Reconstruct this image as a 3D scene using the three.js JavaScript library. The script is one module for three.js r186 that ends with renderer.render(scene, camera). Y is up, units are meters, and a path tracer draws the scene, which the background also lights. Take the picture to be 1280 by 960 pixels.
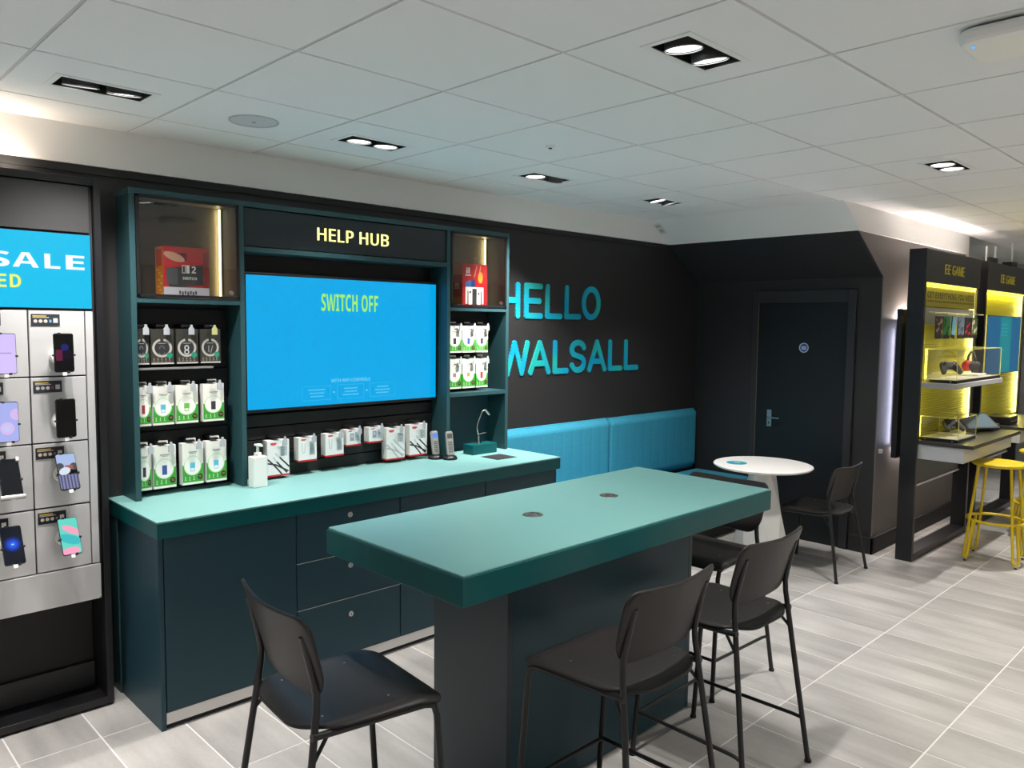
import * as THREE from 'three';
import { RoundedBoxGeometry } from 'three/addons/geometries/RoundedBoxGeometry.js';
import { TextGeometry } from 'three/addons/geometries/TextGeometry.js';
import { FontLoader } from 'three/addons/loaders/FontLoader.js';
import { mergeGeometries, toCreasedNormals } from 'three/addons/utils/BufferGeometryUtils.js';
import { RectAreaLightUniformsLib } from 'three/addons/lights/RectAreaLightUniformsLib.js';

// ---------------------------------------------------------------- camera, exposure, lights
RectAreaLightUniformsLib.init();
const scene = new THREE.Scene();
scene.background = new THREE.Color(0x000000);
const renderer = new THREE.WebGLRenderer({ antialias: true });
renderer.toneMapping = THREE.LinearToneMapping;
renderer.toneMappingExposure = 1.2;
renderer.shadowMap.enabled = true;

const CAM = { f: 978.94, yaw: 0.7724, pitch: -0.0758, roll: 0.0108, h: 1.7314 };
const camera = new THREE.PerspectiveCamera(2 * Math.atan(480 / CAM.f) * 180 / Math.PI, 4 / 3, 0.05, 60);
const FW = new THREE.Vector3(Math.sin(CAM.yaw) * Math.cos(CAM.pitch), Math.sin(CAM.pitch), -Math.cos(CAM.yaw) * Math.cos(CAM.pitch));
const R0 = new THREE.Vector3(Math.cos(CAM.yaw), 0, Math.sin(CAM.yaw));
const U0 = new THREE.Vector3().crossVectors(R0, FW);
const UP = U0.clone().multiplyScalar(Math.cos(CAM.roll)).addScaledVector(R0, -Math.sin(CAM.roll));
camera.position.set(0, CAM.h, 0);
camera.up.copy(UP);
camera.lookAt(new THREE.Vector3(0, CAM.h, 0).add(FW));
camera.updateMatrixWorld();
camera.updateProjectionMatrix();
const onScreen = (x, y, z, margin = 0.12) => {
  const p = new THREE.Vector3(x, y, z).applyMatrix4(camera.matrixWorldInverse.copy(camera.matrixWorld).invert());
  if (p.z > -0.2) return false;
  p.applyMatrix4(camera.projectionMatrix);
  return Math.abs(p.x) < 1 + margin && Math.abs(p.y) < 1 + margin;
};

const LAMP_CANDELA = 4.7;         // one downlight head
const LAMP_COLOR = new THREE.Color(1.0, 0.955, 0.91);
const GLOW = 4;                   // what the eye sees of a lamp face
const CEIL = 2.5925, GX = 0.691, GZ = -2.926;   // ceiling height and grid origin (0.6 m modules)
const FX = 3.0768, FZ = -1.6213, FDX = 0.3, FDZ = 0.6015; // floor tile grid

// ---------------------------------------------------------------- helpers
let seedState = 12345;
const rnd = () => { seedState = (seedState * 1664525 + 1013904223) >>> 0; return seedState / 4294967296; };
const rr = (a, b) => a + (b - a) * rnd();
const taken = new Map();
function numbered(name) {
  const n = taken.get(name) || 0; taken.set(name, n + 1);
  return n ? `${name}_${String(n).padStart(3, '0')}` : name;
}
const lin = (r, g, b) => new THREE.Color().setRGB(r, g, b);
function mat(c, roughness = 0.6, extra = {}) {
  const color = Array.isArray(c) ? lin(...c) : new THREE.Color(c);
  return new THREE.MeshPhysicalMaterial({ color, roughness, metalness: 0, ...extra });
}
const glow = (c, k = 1, extra = {}) => new THREE.MeshStandardMaterial({ color: 0x000000, emissive: Array.isArray(c) ? lin(...c) : new THREE.Color(c), emissiveIntensity: k, roughness: 0.4, ...extra });
const flat = (g) => { const h = g.index ? g.toNonIndexed() : g; for (const k of Object.keys(h.attributes)) if (!['position', 'normal', 'uv'].includes(k)) h.deleteAttribute(k); return h; };
const merge = (list) => (list.length === 1 ? list[0] : mergeGeometries(list.map(flat)));
function bx(x0, x1, y0, y1, z0, z1, r = 0) {
  const w = x1 - x0, h = y1 - y0, d = z1 - z0;
  const g = r > 0 ? new RoundedBoxGeometry(w, h, d, 2, Math.min(r, w / 2.01, h / 2.01, d / 2.01)) : new THREE.BoxGeometry(w, h, d);
  return g.translate((x0 + x1) / 2, (y0 + y1) / 2, (z0 + z1) / 2);
}
const v3 = (a) => new THREE.Vector3(...a);
function tube(pts, r, closed = false, seg = 0, rad = 10) {
  const c = new THREE.CatmullRomCurve3(pts.map(v3), closed, 'centripetal');
  return new THREE.TubeGeometry(c, seg || pts.length * 8, r, rad, closed);
}
// straight runs with rounded bends, closed ends
function pipe(pts, r, bend = 0.03, rad = 10) {
  const P = pts.map(v3), path = new THREE.CurvePath();
  let last = P[0];
  for (let i = 1; i < P.length - 1; i++) {
    const a = P[i - 1], b = P[i], c = P[i + 1];
    const k = Math.min(bend, a.distanceTo(b) * 0.49, b.distanceTo(c) * 0.49);
    const p = b.clone().add(a.clone().sub(b).setLength(k)), q = b.clone().add(c.clone().sub(b).setLength(k));
    path.add(new THREE.LineCurve3(last, p)); path.add(new THREE.QuadraticBezierCurve3(p, b, q)); last = q;
  }
  path.add(new THREE.LineCurve3(last, P[P.length - 1]));
  const curve = new THREE.Curve(); curve.getPoint = (t, o) => path.getPointAt(Math.min(1, Math.max(0, t)), o);
  const segs = P.length === 2 ? 1 : P.length * 7;
  const out = [new THREE.TubeGeometry(curve, segs, r, rad, false)];
  for (const [p, q] of [[P[0], P[1]], [P[P.length - 1], P[P.length - 2]]]) {
    const cap = new THREE.CircleGeometry(r, rad); const dir = p.clone().sub(q).normalize();
    cap.applyQuaternion(new THREE.Quaternion().setFromUnitVectors(new THREE.Vector3(0, 0, 1), dir)).translate(p.x, p.y, p.z); out.push(cap);
  }
  return merge(out);
}
const cyl = (x, y0, y1, z, r, r2 = r, n = 24) => new THREE.CylinderGeometry(r2, r, y1 - y0, n).translate(x, (y0 + y1) / 2, z);
function obj(name, geo, m, parent = scene, label) {
  const g = Array.isArray(geo) ? merge(geo) : geo;
  const o = new THREE.Mesh(g, m); o.name = parent === scene ? numbered(name) : name;
  o.castShadow = o.receiveShadow = true; if (label) o.userData.label = label;
  parent.add(o); return o;
}
function tag(o, label, category, group) { o.userData.label = label; o.userData.category = category; if (group) o.userData.group = group; return o; }
function thing(name, label, category, group) { const o = new THREE.Group(); o.name = numbered(name); scene.add(o); return tag(o, label, category, group); }
// parts are laid out in room coordinates; this moves the thing's own origin to its base
function seat(o, x, y, z) { for (const c of o.children) { c.position.x -= x; c.position.y -= y; c.position.z -= z; } o.position.set(x, y, z); return o; }
function struct(name, geo, m, parent = scene) { const o = obj(name, geo, m, parent); o.userData.kind = 'structure'; return o; }
function dup(src, label, [x, y, z], turn = 0) {
  const o = src.clone(); o.name = numbered(src.name.replace(/_\d{3}$/, '')); o.userData = { ...src.userData, label }; scene.add(o);
  o.position.set(x, y, z); o.rotation.y = turn; return o;
}
function rrect(w, h, r) {
  const s = new THREE.Shape(), x = -w / 2, y = -h / 2;
  s.moveTo(x + r, y); s.lineTo(x + w - r, y); s.absarc(x + w - r, y + r, r, -Math.PI / 2, 0); s.lineTo(x + w, y + h - r); s.absarc(x + w - r, y + h - r, r, 0, Math.PI / 2);
  s.lineTo(x + r, y + h); s.absarc(x + r, y + h - r, r, Math.PI / 2, Math.PI); s.lineTo(x, y + r); s.absarc(x + r, y + r, r, Math.PI, 1.5 * Math.PI); return s;
}
const slab = (shape, depth, bevel = 0, curveSegments = 6) => new THREE.ExtrudeGeometry(shape, { depth: depth - 2 * bevel, bevelEnabled: bevel > 0, bevelThickness: bevel, bevelSize: bevel, bevelOffset: -bevel, bevelSegments: 2, curveSegments }).translate(0, 0, bevel);
const poly = (pts) => new THREE.Shape(pts.map(([x, y]) => new THREE.Vector2(x, y)));
function canvas(w, h, draw) {
  const c = document.createElement('canvas'); c.width = w; c.height = h; draw(c.getContext('2d'), w, h);
  const t = new THREE.CanvasTexture(c); t.colorSpace = THREE.SRGBColorSpace; t.anisotropy = 8; return t;
}
// a flat printed face of size w x h facing +z
const face = (w, h) => new THREE.PlaneGeometry(w, h);
function noiseGrid(n) { const g = new Float32Array(n * n); for (let i = 0; i < g.length; i++) g[i] = rnd(); return (x, y) => { const xi = Math.floor(x), yi = Math.floor(y), fx = x - xi, fy = y - yi, s = (t) => t * t * (3 - 2 * t); const q = (a, b) => g[(((b % n) + n) % n) * n + (((a % n) + n) % n)]; const u = s(fx), v = s(fy); return (q(xi, yi) * (1 - u) + q(xi + 1, yi) * u) * (1 - v) + (q(xi, yi + 1) * (1 - u) + q(xi + 1, yi + 1) * u) * v; }; }
const n1 = noiseGrid(64);
function dataTex(w, h, fn, srgb = true) {
  const d = new Uint8Array(w * h * 4);
  for (let y = 0; y < h; y++) for (let x = 0; x < w; x++) { const c = fn(x / w, y / h, x, y); for (let k = 0; k < 3; k++) d[(y * w + x) * 4 + k] = Math.max(0, Math.min(255, c[k])); d[(y * w + x) * 4 + 3] = 255; }
  const t = new THREE.DataTexture(d, w, h); t.magFilter = THREE.LinearFilter; t.minFilter = THREE.LinearMipmapLinearFilter; t.generateMipmaps = true;
  t.wrapS = t.wrapT = THREE.RepeatWrapping; if (srgb) t.colorSpace = THREE.SRGBColorSpace; t.needsUpdate = true; return t;
}
const font = await new FontLoader().loadAsync('fonts/droid/droid_sans_regular.typeface.json');
const fontBold = await new FontLoader().loadAsync('fonts/droid/droid_sans_bold.typeface.json');
// lettering stretched to a given box
function letters(text, x0, x1, y0, y1, z, depth, f = font) {
  const g = new TextGeometry(text, { font: f, size: 1, depth: 1, curveSegments: 4 });
  g.computeBoundingBox(); const b = g.boundingBox;
  g.translate(-b.min.x, -b.min.y, 0).scale((x1 - x0) / (b.max.x - b.min.x), (y1 - y0) / (b.max.y - b.min.y), depth);
  return g.translate(x0, y0, z);
}

// ---------------------------------------------------------------- materials
const M = {
  blackWall: mat([0.020, 0.019, 0.020], 0.55),
  sideWall: mat([0.16, 0.142, 0.136], 0.6),
  white: mat([0.84, 0.84, 0.82], 0.8),
  ceilingTile: mat([0.87, 0.865, 0.86], 0.95),
  gridBar: mat([0.6, 0.6, 0.6], 0.6),
  grout: mat([0.82, 0.80, 0.78], 0.9),
  plaster: mat([0.52, 0.51, 0.50], 0.9),
  teal: mat([0.019, 0.060, 0.082], 0.45, { specularIntensity: 0.7 }),
  tealEdge: mat([0.026, 0.078, 0.090], 0.42, { specularIntensity: 0.8 }),
  tealSkirt: mat([0.003, 0.098, 0.105], 0.36, { specularIntensity: 0.6 }),
  aqua: mat([0.205, 0.435, 0.42], 0.5),
  aquaIsland: mat([0.17, 0.375, 0.36], 0.46, { specularIntensity: 0.6 }),
  slate: mat([0.022, 0.040, 0.052], 0.45),
  alu: mat([0.80, 0.77, 0.75], 0.42, { metalness: 0.2 }),
  silverPanel: mat([0.68, 0.68, 0.69], 0.42, { metalness: 0.3 }),
  blackFrame: mat([0.010, 0.010, 0.012], 0.35),
  blackMatt: mat([0.013, 0.013, 0.014], 0.6),
  charcoal: mat([0.035, 0.035, 0.037], 0.5),
  chairShell: mat([0.032, 0.030, 0.029], 0.40, { specularIntensity: 0.38 }),
  chairSteel: mat([0.010, 0.010, 0.011], 0.38),
  chrome: mat([0.70, 0.69, 0.67], 0.18, { metalness: 1 }),
  steel: mat([0.55, 0.55, 0.54], 0.35, { metalness: 1 }),
  glass: new THREE.MeshPhysicalMaterial({ color: 0xffffff, roughness: 0.0, transmission: 1, thickness: 0, ior: 1.5 }),
  smokedGlass: new THREE.MeshPhysicalMaterial({ color: lin(0.80, 0.80, 0.78), roughness: 0.0, transmission: 1, thickness: 0, ior: 1.75 }),
  whitePlastic: mat([0.88, 0.87, 0.85], 0.4),
  yellow: mat([0.80, 0.58, 0.012], 0.4),
  yellowSlat: mat([0.72, 0.66, 0.035], 0.5),
  led: glow([1.0, 0.86, 0.45], 3.2),
  lampFace: glow([1.0, 0.97, 0.94], GLOW),
  red: mat([0.55, 0.012, 0.015], 0.5),
  orangeRed: mat([0.75, 0.10, 0.02], 0.5),
  boxWhite: mat([0.72, 0.71, 0.68], 0.6),
  boxGreen: mat([0.04, 0.26, 0.03], 0.6),
  boxBlack: mat([0.03, 0.03, 0.03], 0.5),
  greyTicket: mat([0.46, 0.48, 0.52], 0.4),
  yellowTicket: mat([0.55, 0.55, 0.25], 0.4),
  clear: new THREE.MeshPhysicalMaterial({ color: lin(0.95, 0.95, 0.93), roughness: 0.02, transmission: 1, thickness: 0, ior: 1.45 }),
};
// fabric of the bench: woven speckle
const weave = dataTex(256, 256, (u, v, x, y) => { const k = 0.80 + 0.28 * n1(x * 0.9, y * 0.9) + 0.10 * n1(x * 0.12, y * 0.12) - 0.06 * ((x + y) % 3 === 0); return [50 * k, 150 * k, 180 * k]; });
weave.repeat.set(6, 6);
M.fabric = new THREE.MeshPhysicalMaterial({ map: weave, roughness: 0.9, sheen: 0.3, sheenRoughness: 0.6, sheenColor: lin(0.1, 0.4, 0.5) });
// porcelain floor tiles: streaks along the long side
const tileMats = [];
for (let k = 0; k < 6; k++) {
  const ox = rr(0, 60), oy = rr(0, 60), base = rr(0.96, 1.04);
  const t = dataTex(96, 192, (u, v) => {
    const s = 0.50 * n1(ox + u * 5, oy + v * 1.3) + 0.20 * n1(ox + u * 13 + 7, oy + v * 2.4) + 0.14 * n1(ox + u * 40, oy + v * 34) + 0.55 * n1(oy + u * 2, ox + v * 2.6);
    const c = (181 + 42 * (s - 0.7)) * base; return [c * 1.0, c * 0.985, c * 0.968];
  });
  tileMats.push(new THREE.MeshPhysicalMaterial({ map: t, roughness: 0.42 }));
}

// ---------------------------------------------------------------- setting: floor
const ROOM = { x0: -3.6, x1: 12.0, z0: -3.9, z1: 5.2, top: 2.85 };
const floor = struct('floor', bx(ROOM.x0, ROOM.x1, -0.12, -0.0009, ROOM.z0 - 0.02, ROOM.z1), M.grout);
{
  const g = new THREE.BoxGeometry(FDX - 0.0068, 0.012, FDZ - 0.0068).translate(0, -0.006, 0);
  const p = g.attributes.position, uv = g.attributes.uv;
  for (let i = 0; i < p.count; i++) uv.setXY(i, p.getX(i) / FDX + 0.5, p.getZ(i) / FDZ + 0.5);
  const rest = [[], [], []];
  for (let i = Math.ceil((ROOM.x0 - FX) / FDX); FX + i * FDX + FDX < ROOM.x1; i++) for (let j = Math.floor((ROOM.z0 - FZ) / FDZ) + 1; FZ + j * FDZ + FDZ < ROOM.z1; j++) {
    const x = FX + (i + 0.5) * FDX, z = FZ + (j + 0.5) * FDZ, k = Math.floor(rnd() * 6);
    if (onScreen(x, 0, z, 0.10) && x < 9.2 && !(x > 6.3 && z < -2.5)) { const t = obj('tile', g, tileMats[k], floor); t.position.set(x, 0, z); } else rest[k % 3].push(g.clone().translate(x, 0, z));
  }
  // cut row along the hub wall
  const zc0 = ROOM.z0, zc1 = FZ + (Math.floor((ROOM.z0 - FZ) / FDZ) + 1) * FDZ - 0.002;
  for (let i = Math.ceil((ROOM.x0 - FX) / FDX); FX + i * FDX + FDX < ROOM.x1; i++) rest[i & 1].push(bx(FX + i * FDX + 0.0034, FX + (i + 1) * FDX - 0.0034, -0.012, 0, zc0, zc1));
  rest.forEach((list, k) => { const t = obj('tile_field', list, tileMats[k], floor); t.userData.kind = 'stuff'; });
}

// ---------------------------------------------------------------- setting: walls
const wallBack = struct('wall_back', bx(ROOM.x0, 6.30, 0, ROOM.top, -4.02, ROOM.z0), M.blackWall);
struct('trim_1', bx(ROOM.x0, 5.75, 2.42, CEIL + 0.05, -3.90, -3.878), M.white);
struct('trim_2', bx(ROOM.x0, 5.75, 2.385, 2.418, -3.90, -3.888), M.blackMatt);
// wall with the door, under a sloped soffit
const wallDoor = struct('wall_right', bx(6.11, 6.24, 0, ROOM.top, -4.0, -2.3045), M.blackWall);
{
  const slope = (x) => CEIL - (x - 5.33) * (CEIL - 2.12) / (6.11 - 5.33);
  const up = poly([[5.30, slope(5.30)], [5.62, slope(5.62)], [5.66, slope(5.62) + 0.05], [5.66, ROOM.top], [5.30, ROOM.top]]);
  const dn = poly([[5.62, slope(5.62)], [6.115, slope(6.115)], [6.115, ROOM.top], [5.66, ROOM.top], [5.66, slope(5.62) + 0.05]]);
  struct('trim_3', new THREE.ExtrudeGeometry(up, { depth: 1.58, bevelEnabled: false }).translate(0, 0, -3.878), M.white);
  struct('wall_soffit', new THREE.ExtrudeGeometry(dn, { depth: 1.58, bevelEnabled: false }).translate(0, 0, -3.888), M.blackWall);
  const yb = slope(5.62);
  struct('trim_4', new THREE.ExtrudeGeometry(poly([[5.305, CEIL + 0.012], [5.33, CEIL], [5.62, yb], [8.02, yb], [8.02, ROOM.top], [5.305, ROOM.top]]), { depth: 0.012, bevelEnabled: false }).translate(0, 0, -2.298), M.white);
  struct('wall_side', new THREE.ExtrudeGeometry(poly([[5.63, yb], [6.1115, 2.123], [6.1115, 0], [8.02, 0], [8.02, yb]]), { depth: 0.006, bevelEnabled: false }).translate(0, 0, -2.304), M.sideWall);
  struct('wall_core', bx(6.2405, 8.02, 0, ROOM.top, -2.42, -2.3045), M.blackWall);
}
struct('wall_column', bx(8.021, 8.12, 0, ROOM.top, -3.4, -2.30), M.white);
struct('wall_alcove', bx(8.0, ROOM.x1, 0, ROOM.top, -3.5, -3.4), mat([0.25, 0.44, 0.50], 0.8));
struct('wall_far', bx(ROOM.x1, ROOM.x1 + 0.1, 0, ROOM.top, -3.5, ROOM.z1), M.plaster);
struct('wall_left', bx(ROOM.x0 - 0.1, ROOM.x0, 0, ROOM.top, -4.0, ROOM.z1), M.plaster);
struct('wall_front', bx(ROOM.x0, ROOM.x1, 0, ROOM.top, ROOM.z1, ROOM.z1 + 0.1), M.plaster);
struct('baseboard_right', bx(6.092, 6.11, 0, 0.13, -2.47, -2.282, 0.003), M.blackMatt);
struct('baseboard_side', bx(6.092, 7.98, 0, 0.13, -2.30, -2.282, 0.003), M.blackMatt);
struct('baseboard_back', bx(6.094, 6.11, 0, 0.13, -3.90, -3.345, 0.003), M.blackMatt);

// ---------------------------------------------------------------- setting: ceiling
const ceiling = struct('ceiling', bx(ROOM.x0, ROOM.x1, 2.74, ROOM.top, -4.0, ROOM.z1), M.plaster);
const lampSpots = [];   // [x, z, inFrame, tilt of head one, tilt of head two]
for (const [x, t1, t2] of [[0.991, [0.05, -0.20], [0.05, -0.17]], [2.191, [0, -0.06], [0.0, -0.05]], [3.391, [0.0, 0.0], [0.20, -0.40]], [4.591, [0.12, 0.12], [0.22, 0.16]]]) lampSpots.push([x, -3.226, t1, t2]);
lampSpots.push([2.191, -1.426, [0.12, -0.02], [0.20, 0.0]], [4.591, -1.426, [0, 0], [0, 0]]);
for (const [x, z] of [[-0.209, -3.226], [-1.409, -3.226], [-0.209, -1.426], [6.991, -1.426], [9.391, -1.426], [-1.8 + 0.991 * 0 - 0.209 + 0.4, 0.374]].slice(0, 5)) lampSpots.push([x, z]);
for (const z of [0.374, 2.174, 3.974]) for (const x of [-2.609, -0.209, 2.191, 4.591, 6.991, 9.391]) lampSpots.push([x, z]);
const OPEN = { w: 0.312, d: 0.138 };
{
  const gTile = bx(-0.2935, 0.2935, CEIL, CEIL + 0.015, -0.2935, 0.2935);
  const hole = rrect(0.587, 0.587, 0.0005), h = new THREE.Path();
  h.moveTo(-OPEN.w / 2, -OPEN.d / 2); h.lineTo(-OPEN.w / 2, OPEN.d / 2); h.lineTo(OPEN.w / 2, OPEN.d / 2); h.lineTo(OPEN.w / 2, -OPEN.d / 2); h.closePath(); hole.holes.push(h);
  const gHole = new THREE.ExtrudeGeometry(hole, { depth: 0.015, bevelEnabled: false, curveSegments: 1 }).rotateX(Math.PI / 2).translate(0, CEIL + 0.015, 0);
  const rest = [];
  const i0 = Math.ceil((ROOM.x0 - GX) / 0.6), i1 = Math.floor((ROOM.x1 - GX) / 0.6), j0 = -1, j1 = Math.floor((ROOM.z1 - GZ) / 0.6);
  for (let i = i0 - 1; i <= i1; i++) for (let j = j0 - 1; j <= j1; j++) {
    const x = GX + (i + 0.5) * 0.6, z = GZ + (j + 0.5) * 0.6;
    if (x > 5.5 && x < 8.0 && z < -2.4) continue;
    const lit = lampSpots.some((s) => Math.abs(s[0] - x) < 0.2 && Math.abs(s[1] - z) < 0.2);
    if (j < j0) {                              // narrow cut tiles beside the bulkhead
      const g = bx(-0.2935, 0.2935, CEIL, CEIL + 0.015, -3.895 - z, 0.2935);
      if (onScreen(x, CEIL, -3.7, 0.2)) obj('ceiling_tile', g, M.ceilingTile, ceiling).position.set(x, 0, z); else rest.push(g.translate(x, 0, z));
      continue;
    }
    const g = lit ? gHole : gTile;
    if (onScreen(x, CEIL, z, 0.25)) obj('ceiling_tile', g, M.ceilingTile, ceiling).position.set(x, 0, z); else rest.push(g.clone().translate(x, 0, z));
  }
  const t = obj('ceiling_tile_field', rest, M.ceilingTile, ceiling); t.userData.kind = 'stuff';
  for (let i = i0; i <= i1; i++) obj('grid_bar', bx(GX + i * 0.6 - 0.012, GX + i * 0.6 + 0.012, CEIL + 0.004, CEIL + 0.0045, -3.9, ROOM.z1), M.gridBar, ceiling);
  for (let j = j0; j <= j1; j++) obj('grid_bar', bx(ROOM.x0, ROOM.x1, CEIL + 0.0045, CEIL + 0.005, GZ + j * 0.6 - 0.012, GZ + j * 0.6 + 0.012), M.gridBar, ceiling);
}

// ---------------------------------------------------------------- downlights
const lampGroup = 'recessed twin downlights';
function downlight([x, z, t1, t2], label) {
  const d = thing('twin_downlight', label, 'ceiling light', lampGroup);
  const w = OPEN.w / 2, e = OPEN.d / 2, y = CEIL;
  obj('housing', [bx(x - w, x + w, y + 0.11, y + 0.115, z - e, z + e), bx(x - w, x - w + 0.004, y - 0.001, y + 0.11, z - e, z + e), bx(x + w - 0.004, x + w, y - 0.001, y + 0.11, z - e, z + e), bx(x - w, x + w, y - 0.001, y + 0.11, z - e, z - e + 0.004), bx(x - w, x + w, y - 0.001, y + 0.11, z + e - 0.004, z + e)], M.blackMatt, d);
  obj('trim_frame', [bx(x - w - 0.022, x - w, y - 0.003, y, z - e - 0.022, z + e + 0.022), bx(x + w, x + w + 0.022, y - 0.003, y, z - e - 0.022, z + e + 0.022), bx(x - w, x + w, y - 0.003, y, z - e - 0.022, z - e), bx(x - w, x + w, y - 0.003, y, z + e, z + e + 0.022)], M.white, d);
  const heads = t1 ? [[-0.075, t1], [0.075, t2]] : [[-0.075, [0, 0]], [0.075, [0, 0]]];
  for (const [dx, [tx, tz]] of heads) {
    const dir = new THREE.Vector3(Math.tan(tx), -1, Math.tan(tz)).normalize();
    const q = new THREE.Quaternion().setFromUnitVectors(new THREE.Vector3(0, -1, 0), dir);
    const c = new THREE.Vector3(x + dx, y + 0.012, z);
    const can = new THREE.LatheGeometry([[0.053, 0.0], [0.058, -0.018], [0.060, -0.018], [0.060, 0.03], [0.045, 0.07], [0.0, 0.072]].map(([a, b]) => new THREE.Vector2(a, b)), 28).applyQuaternion(q).translate(c.x, c.y, c.z);
    const head = obj('lamp_head', can, M.charcoal, d);
    obj('lamp_face', new THREE.CylinderGeometry(0.0545, 0.0545, 0.004, 28).translate(0, -0.012, 0).applyQuaternion(q).translate(c.x, c.y, c.z), M.lampFace, head);
    const rim = new THREE.TorusGeometry(0.0592, 0.0022, 6, 28).rotateX(Math.PI / 2).translate(0, -0.018, 0).applyQuaternion(q).translate(c.x, c.y, c.z);
    obj('bezel', rim, M.steel, head);
    if (!t1 && dx < 0) continue;
    const s = new THREE.SpotLight(LAMP_COLOR, LAMP_CANDELA * (t1 ? (tz < -0.35 ? 3.6 : 1) : 2.5), 0, tz < -0.35 ? 0.62 : t1 ? 0.88 : 0.76, 0.95, 2);
    const at = c.clone().addScaledVector(dir, 0.026); if (!t1) at.x -= dx;
    s.position.copy(at); s.target.position.copy(at.clone().add(dir)); s.castShadow = true; s.shadow.radius = 1.3; s.shadow.mapSize.set(1024, 1024); s.shadow.bias = -0.0005;
    s.name = 'downlight_beam'; scene.add(s, s.target);
  }
  return seat(d, x, CEIL, z);
}
const lampLabels = ['twin recessed downlight tilted to the wall, above the phone display', 'twin recessed downlight above the header with yellow letters', 'twin recessed downlight with one head swivelled aside', 'twin recessed downlight beside the corner of the white bulkhead', 'large-looking twin recessed downlight directly above the island table', 'twin recessed downlight above the open floor by the gaming bays'];
lampSpots.forEach((s, i) => downlight(s, lampLabels[i] || 'twin recessed downlight over the rest of the shop floor'));
{
  const s = thing('ceiling_speaker', 'round grey speaker grille set flush in the ceiling', 'speaker');
  obj('grille', new THREE.LatheGeometry([[0, 0.006], [0.085, 0.004], [0.098, 0.001]].map(([a, b]) => new THREE.Vector2(a, -b)), 40).translate(1.60, CEIL, -3.25), mat([0.60, 0.61, 0.62], 0.7), s);
  obj('rim', new THREE.TorusGeometry(0.101, 0.004, 8, 40).rotateX(Math.PI / 2).translate(1.60, CEIL - 0.001, -3.25), mat([0.5, 0.5, 0.5], 0.6), s);
  obj('badge', cyl(1.60, CEIL - 0.009, CEIL - 0.005, -3.25, 0.008), M.steel, s); seat(s, 1.60, CEIL, -3.25);
  const p = thing('ceiling_sensor', 'tiny white round sensor in a ceiling tile', 'sensor');
  obj('body', cyl(2.808, CEIL - 0.012, CEIL, -2.635, 0.02, 0.024), M.white, p); obj('lens', cyl(2.808, CEIL - 0.016, CEIL - 0.012, -2.635, 0.009), M.charcoal, p); seat(p, 2.808, CEIL, -2.635);
  const a = thing('wireless_access_point', 'white rounded wireless access point under the ceiling', 'access point');
  const sh = rrect(0.24, 0.24, 0.05);
  obj('body', slab(sh, 0.045, 0.014).rotateX(-Math.PI / 2).translate(2.635, CEIL - 0.052, -0.66), M.whitePlastic, a);
  obj('mount', bx(2.55, 2.72, CEIL - 0.01, CEIL, -0.75, -0.57), M.white, a);
  obj('indicator', bx(2.552, 2.566, CEIL - 0.055, CEIL - 0.0515, -0.745, -0.74), glow([0.05, 0.4, 1.0], 1.2), a);
  seat(a, 2.635, CEIL, -0.66);
  const c = thing('printed_plate', 'small white printed plate on the sloped white band in the corner', 'sign');
  const lie = (g) => g.rotateX(Math.PI / 2).rotateZ(-Math.atan((CEIL - 2.12) / (6.11 - 5.33))).translate(5.430, CEIL - (5.430 - 5.33) * (CEIL - 2.12) / (6.11 - 5.33), -3.838);
  obj('plate', lie(bx(-0.066, 0.066, -0.036, 0.036, 0.0005, 0.005, 0.001)), M.boxWhite, c);
  obj('print', lie(face(0.124, 0.066).translate(0, 0, 0.0054)), new THREE.MeshPhysicalMaterial({ roughness: 0.6, map: canvas(128, 68, (g, w, h) => { g.fillStyle = '#d4d6d2'; g.fillRect(0, 0, w, h); g.fillStyle = '#7d8383'; g.fillRect(14, 12, 12, 44); g.fillRect(32, 12, 6, 44); g.fillStyle = '#9fb0b6'; g.fillRect(66, 14, 42, 40); }) }), c);
  seat(c, 5.430, 2.53, -3.838);
}

// ---------------------------------------------------------------- door in the dark wall
{
  const d = struct('door_1', bx(6.098, 6.11, 0.006, 1.93, -3.292, -2.545, 0.002), mat([0.010, 0.012, 0.014], 0.4, { specularIntensity: 0.7 }));
  const fr = mat([0.022, 0.022, 0.025], 0.45);
  obj('door_frame', [bx(6.085, 6.112, 0, 2.03, -3.340, -3.294, 0.004), bx(6.085, 6.112, 0, 2.03, -2.543, -2.480, 0.004), bx(6.085, 6.112, 1.932, 2.03, -3.294, -2.543, 0.004)], fr, d);
  obj('edge_strip', bx(6.094, 6.1, 0.006, 1.93, -3.297, -3.291), mat([0.20, 0.16, 0.10], 0.5), d, 'thin brassy seal along the door edge');
  const h = obj('handle_plate', bx(6.088, 6.098, 0.905, 1.045, -3.185, -3.145, 0.003), M.steel, d);
  obj('lever', pipe([[6.09, 0.985, -3.165], [6.045, 0.985, -3.165], [6.045, 0.985, -3.05]], 0.008, 0.015), M.chrome, h);
  obj('keyhole', bx(6.0865, 6.0885, 0.925, 0.945, -3.169, -3.161), M.blackMatt, h);
  const s = thing('round_door_sign', 'small round blue sign with white ring on the dark door', 'sign');
  obj('disc', new THREE.CylinderGeometry(0.041, 0.041, 0.003, 32).rotateZ(Math.PI / 2).translate(6.0965, 1.57, -2.888), mat([0.02, 0.09, 0.35], 0.5), s);
  obj('ring', new THREE.TorusGeometry(0.036, 0.0025, 6, 32).rotateY(Math.PI / 2).translate(6.095, 1.57, -2.888), M.white, s);
  for (const [dy, w] of [[0.008, 0.04], [-0.002, 0.044], [-0.012, 0.036]]) obj('print_line', bx(6.0945, 6.0955, 1.567 + dy, 1.572 + dy, -2.888 - w / 2, -2.888 + w / 2), M.white, s);
  seat(s, 6.0965, 1.57, -2.888);
}

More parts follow.
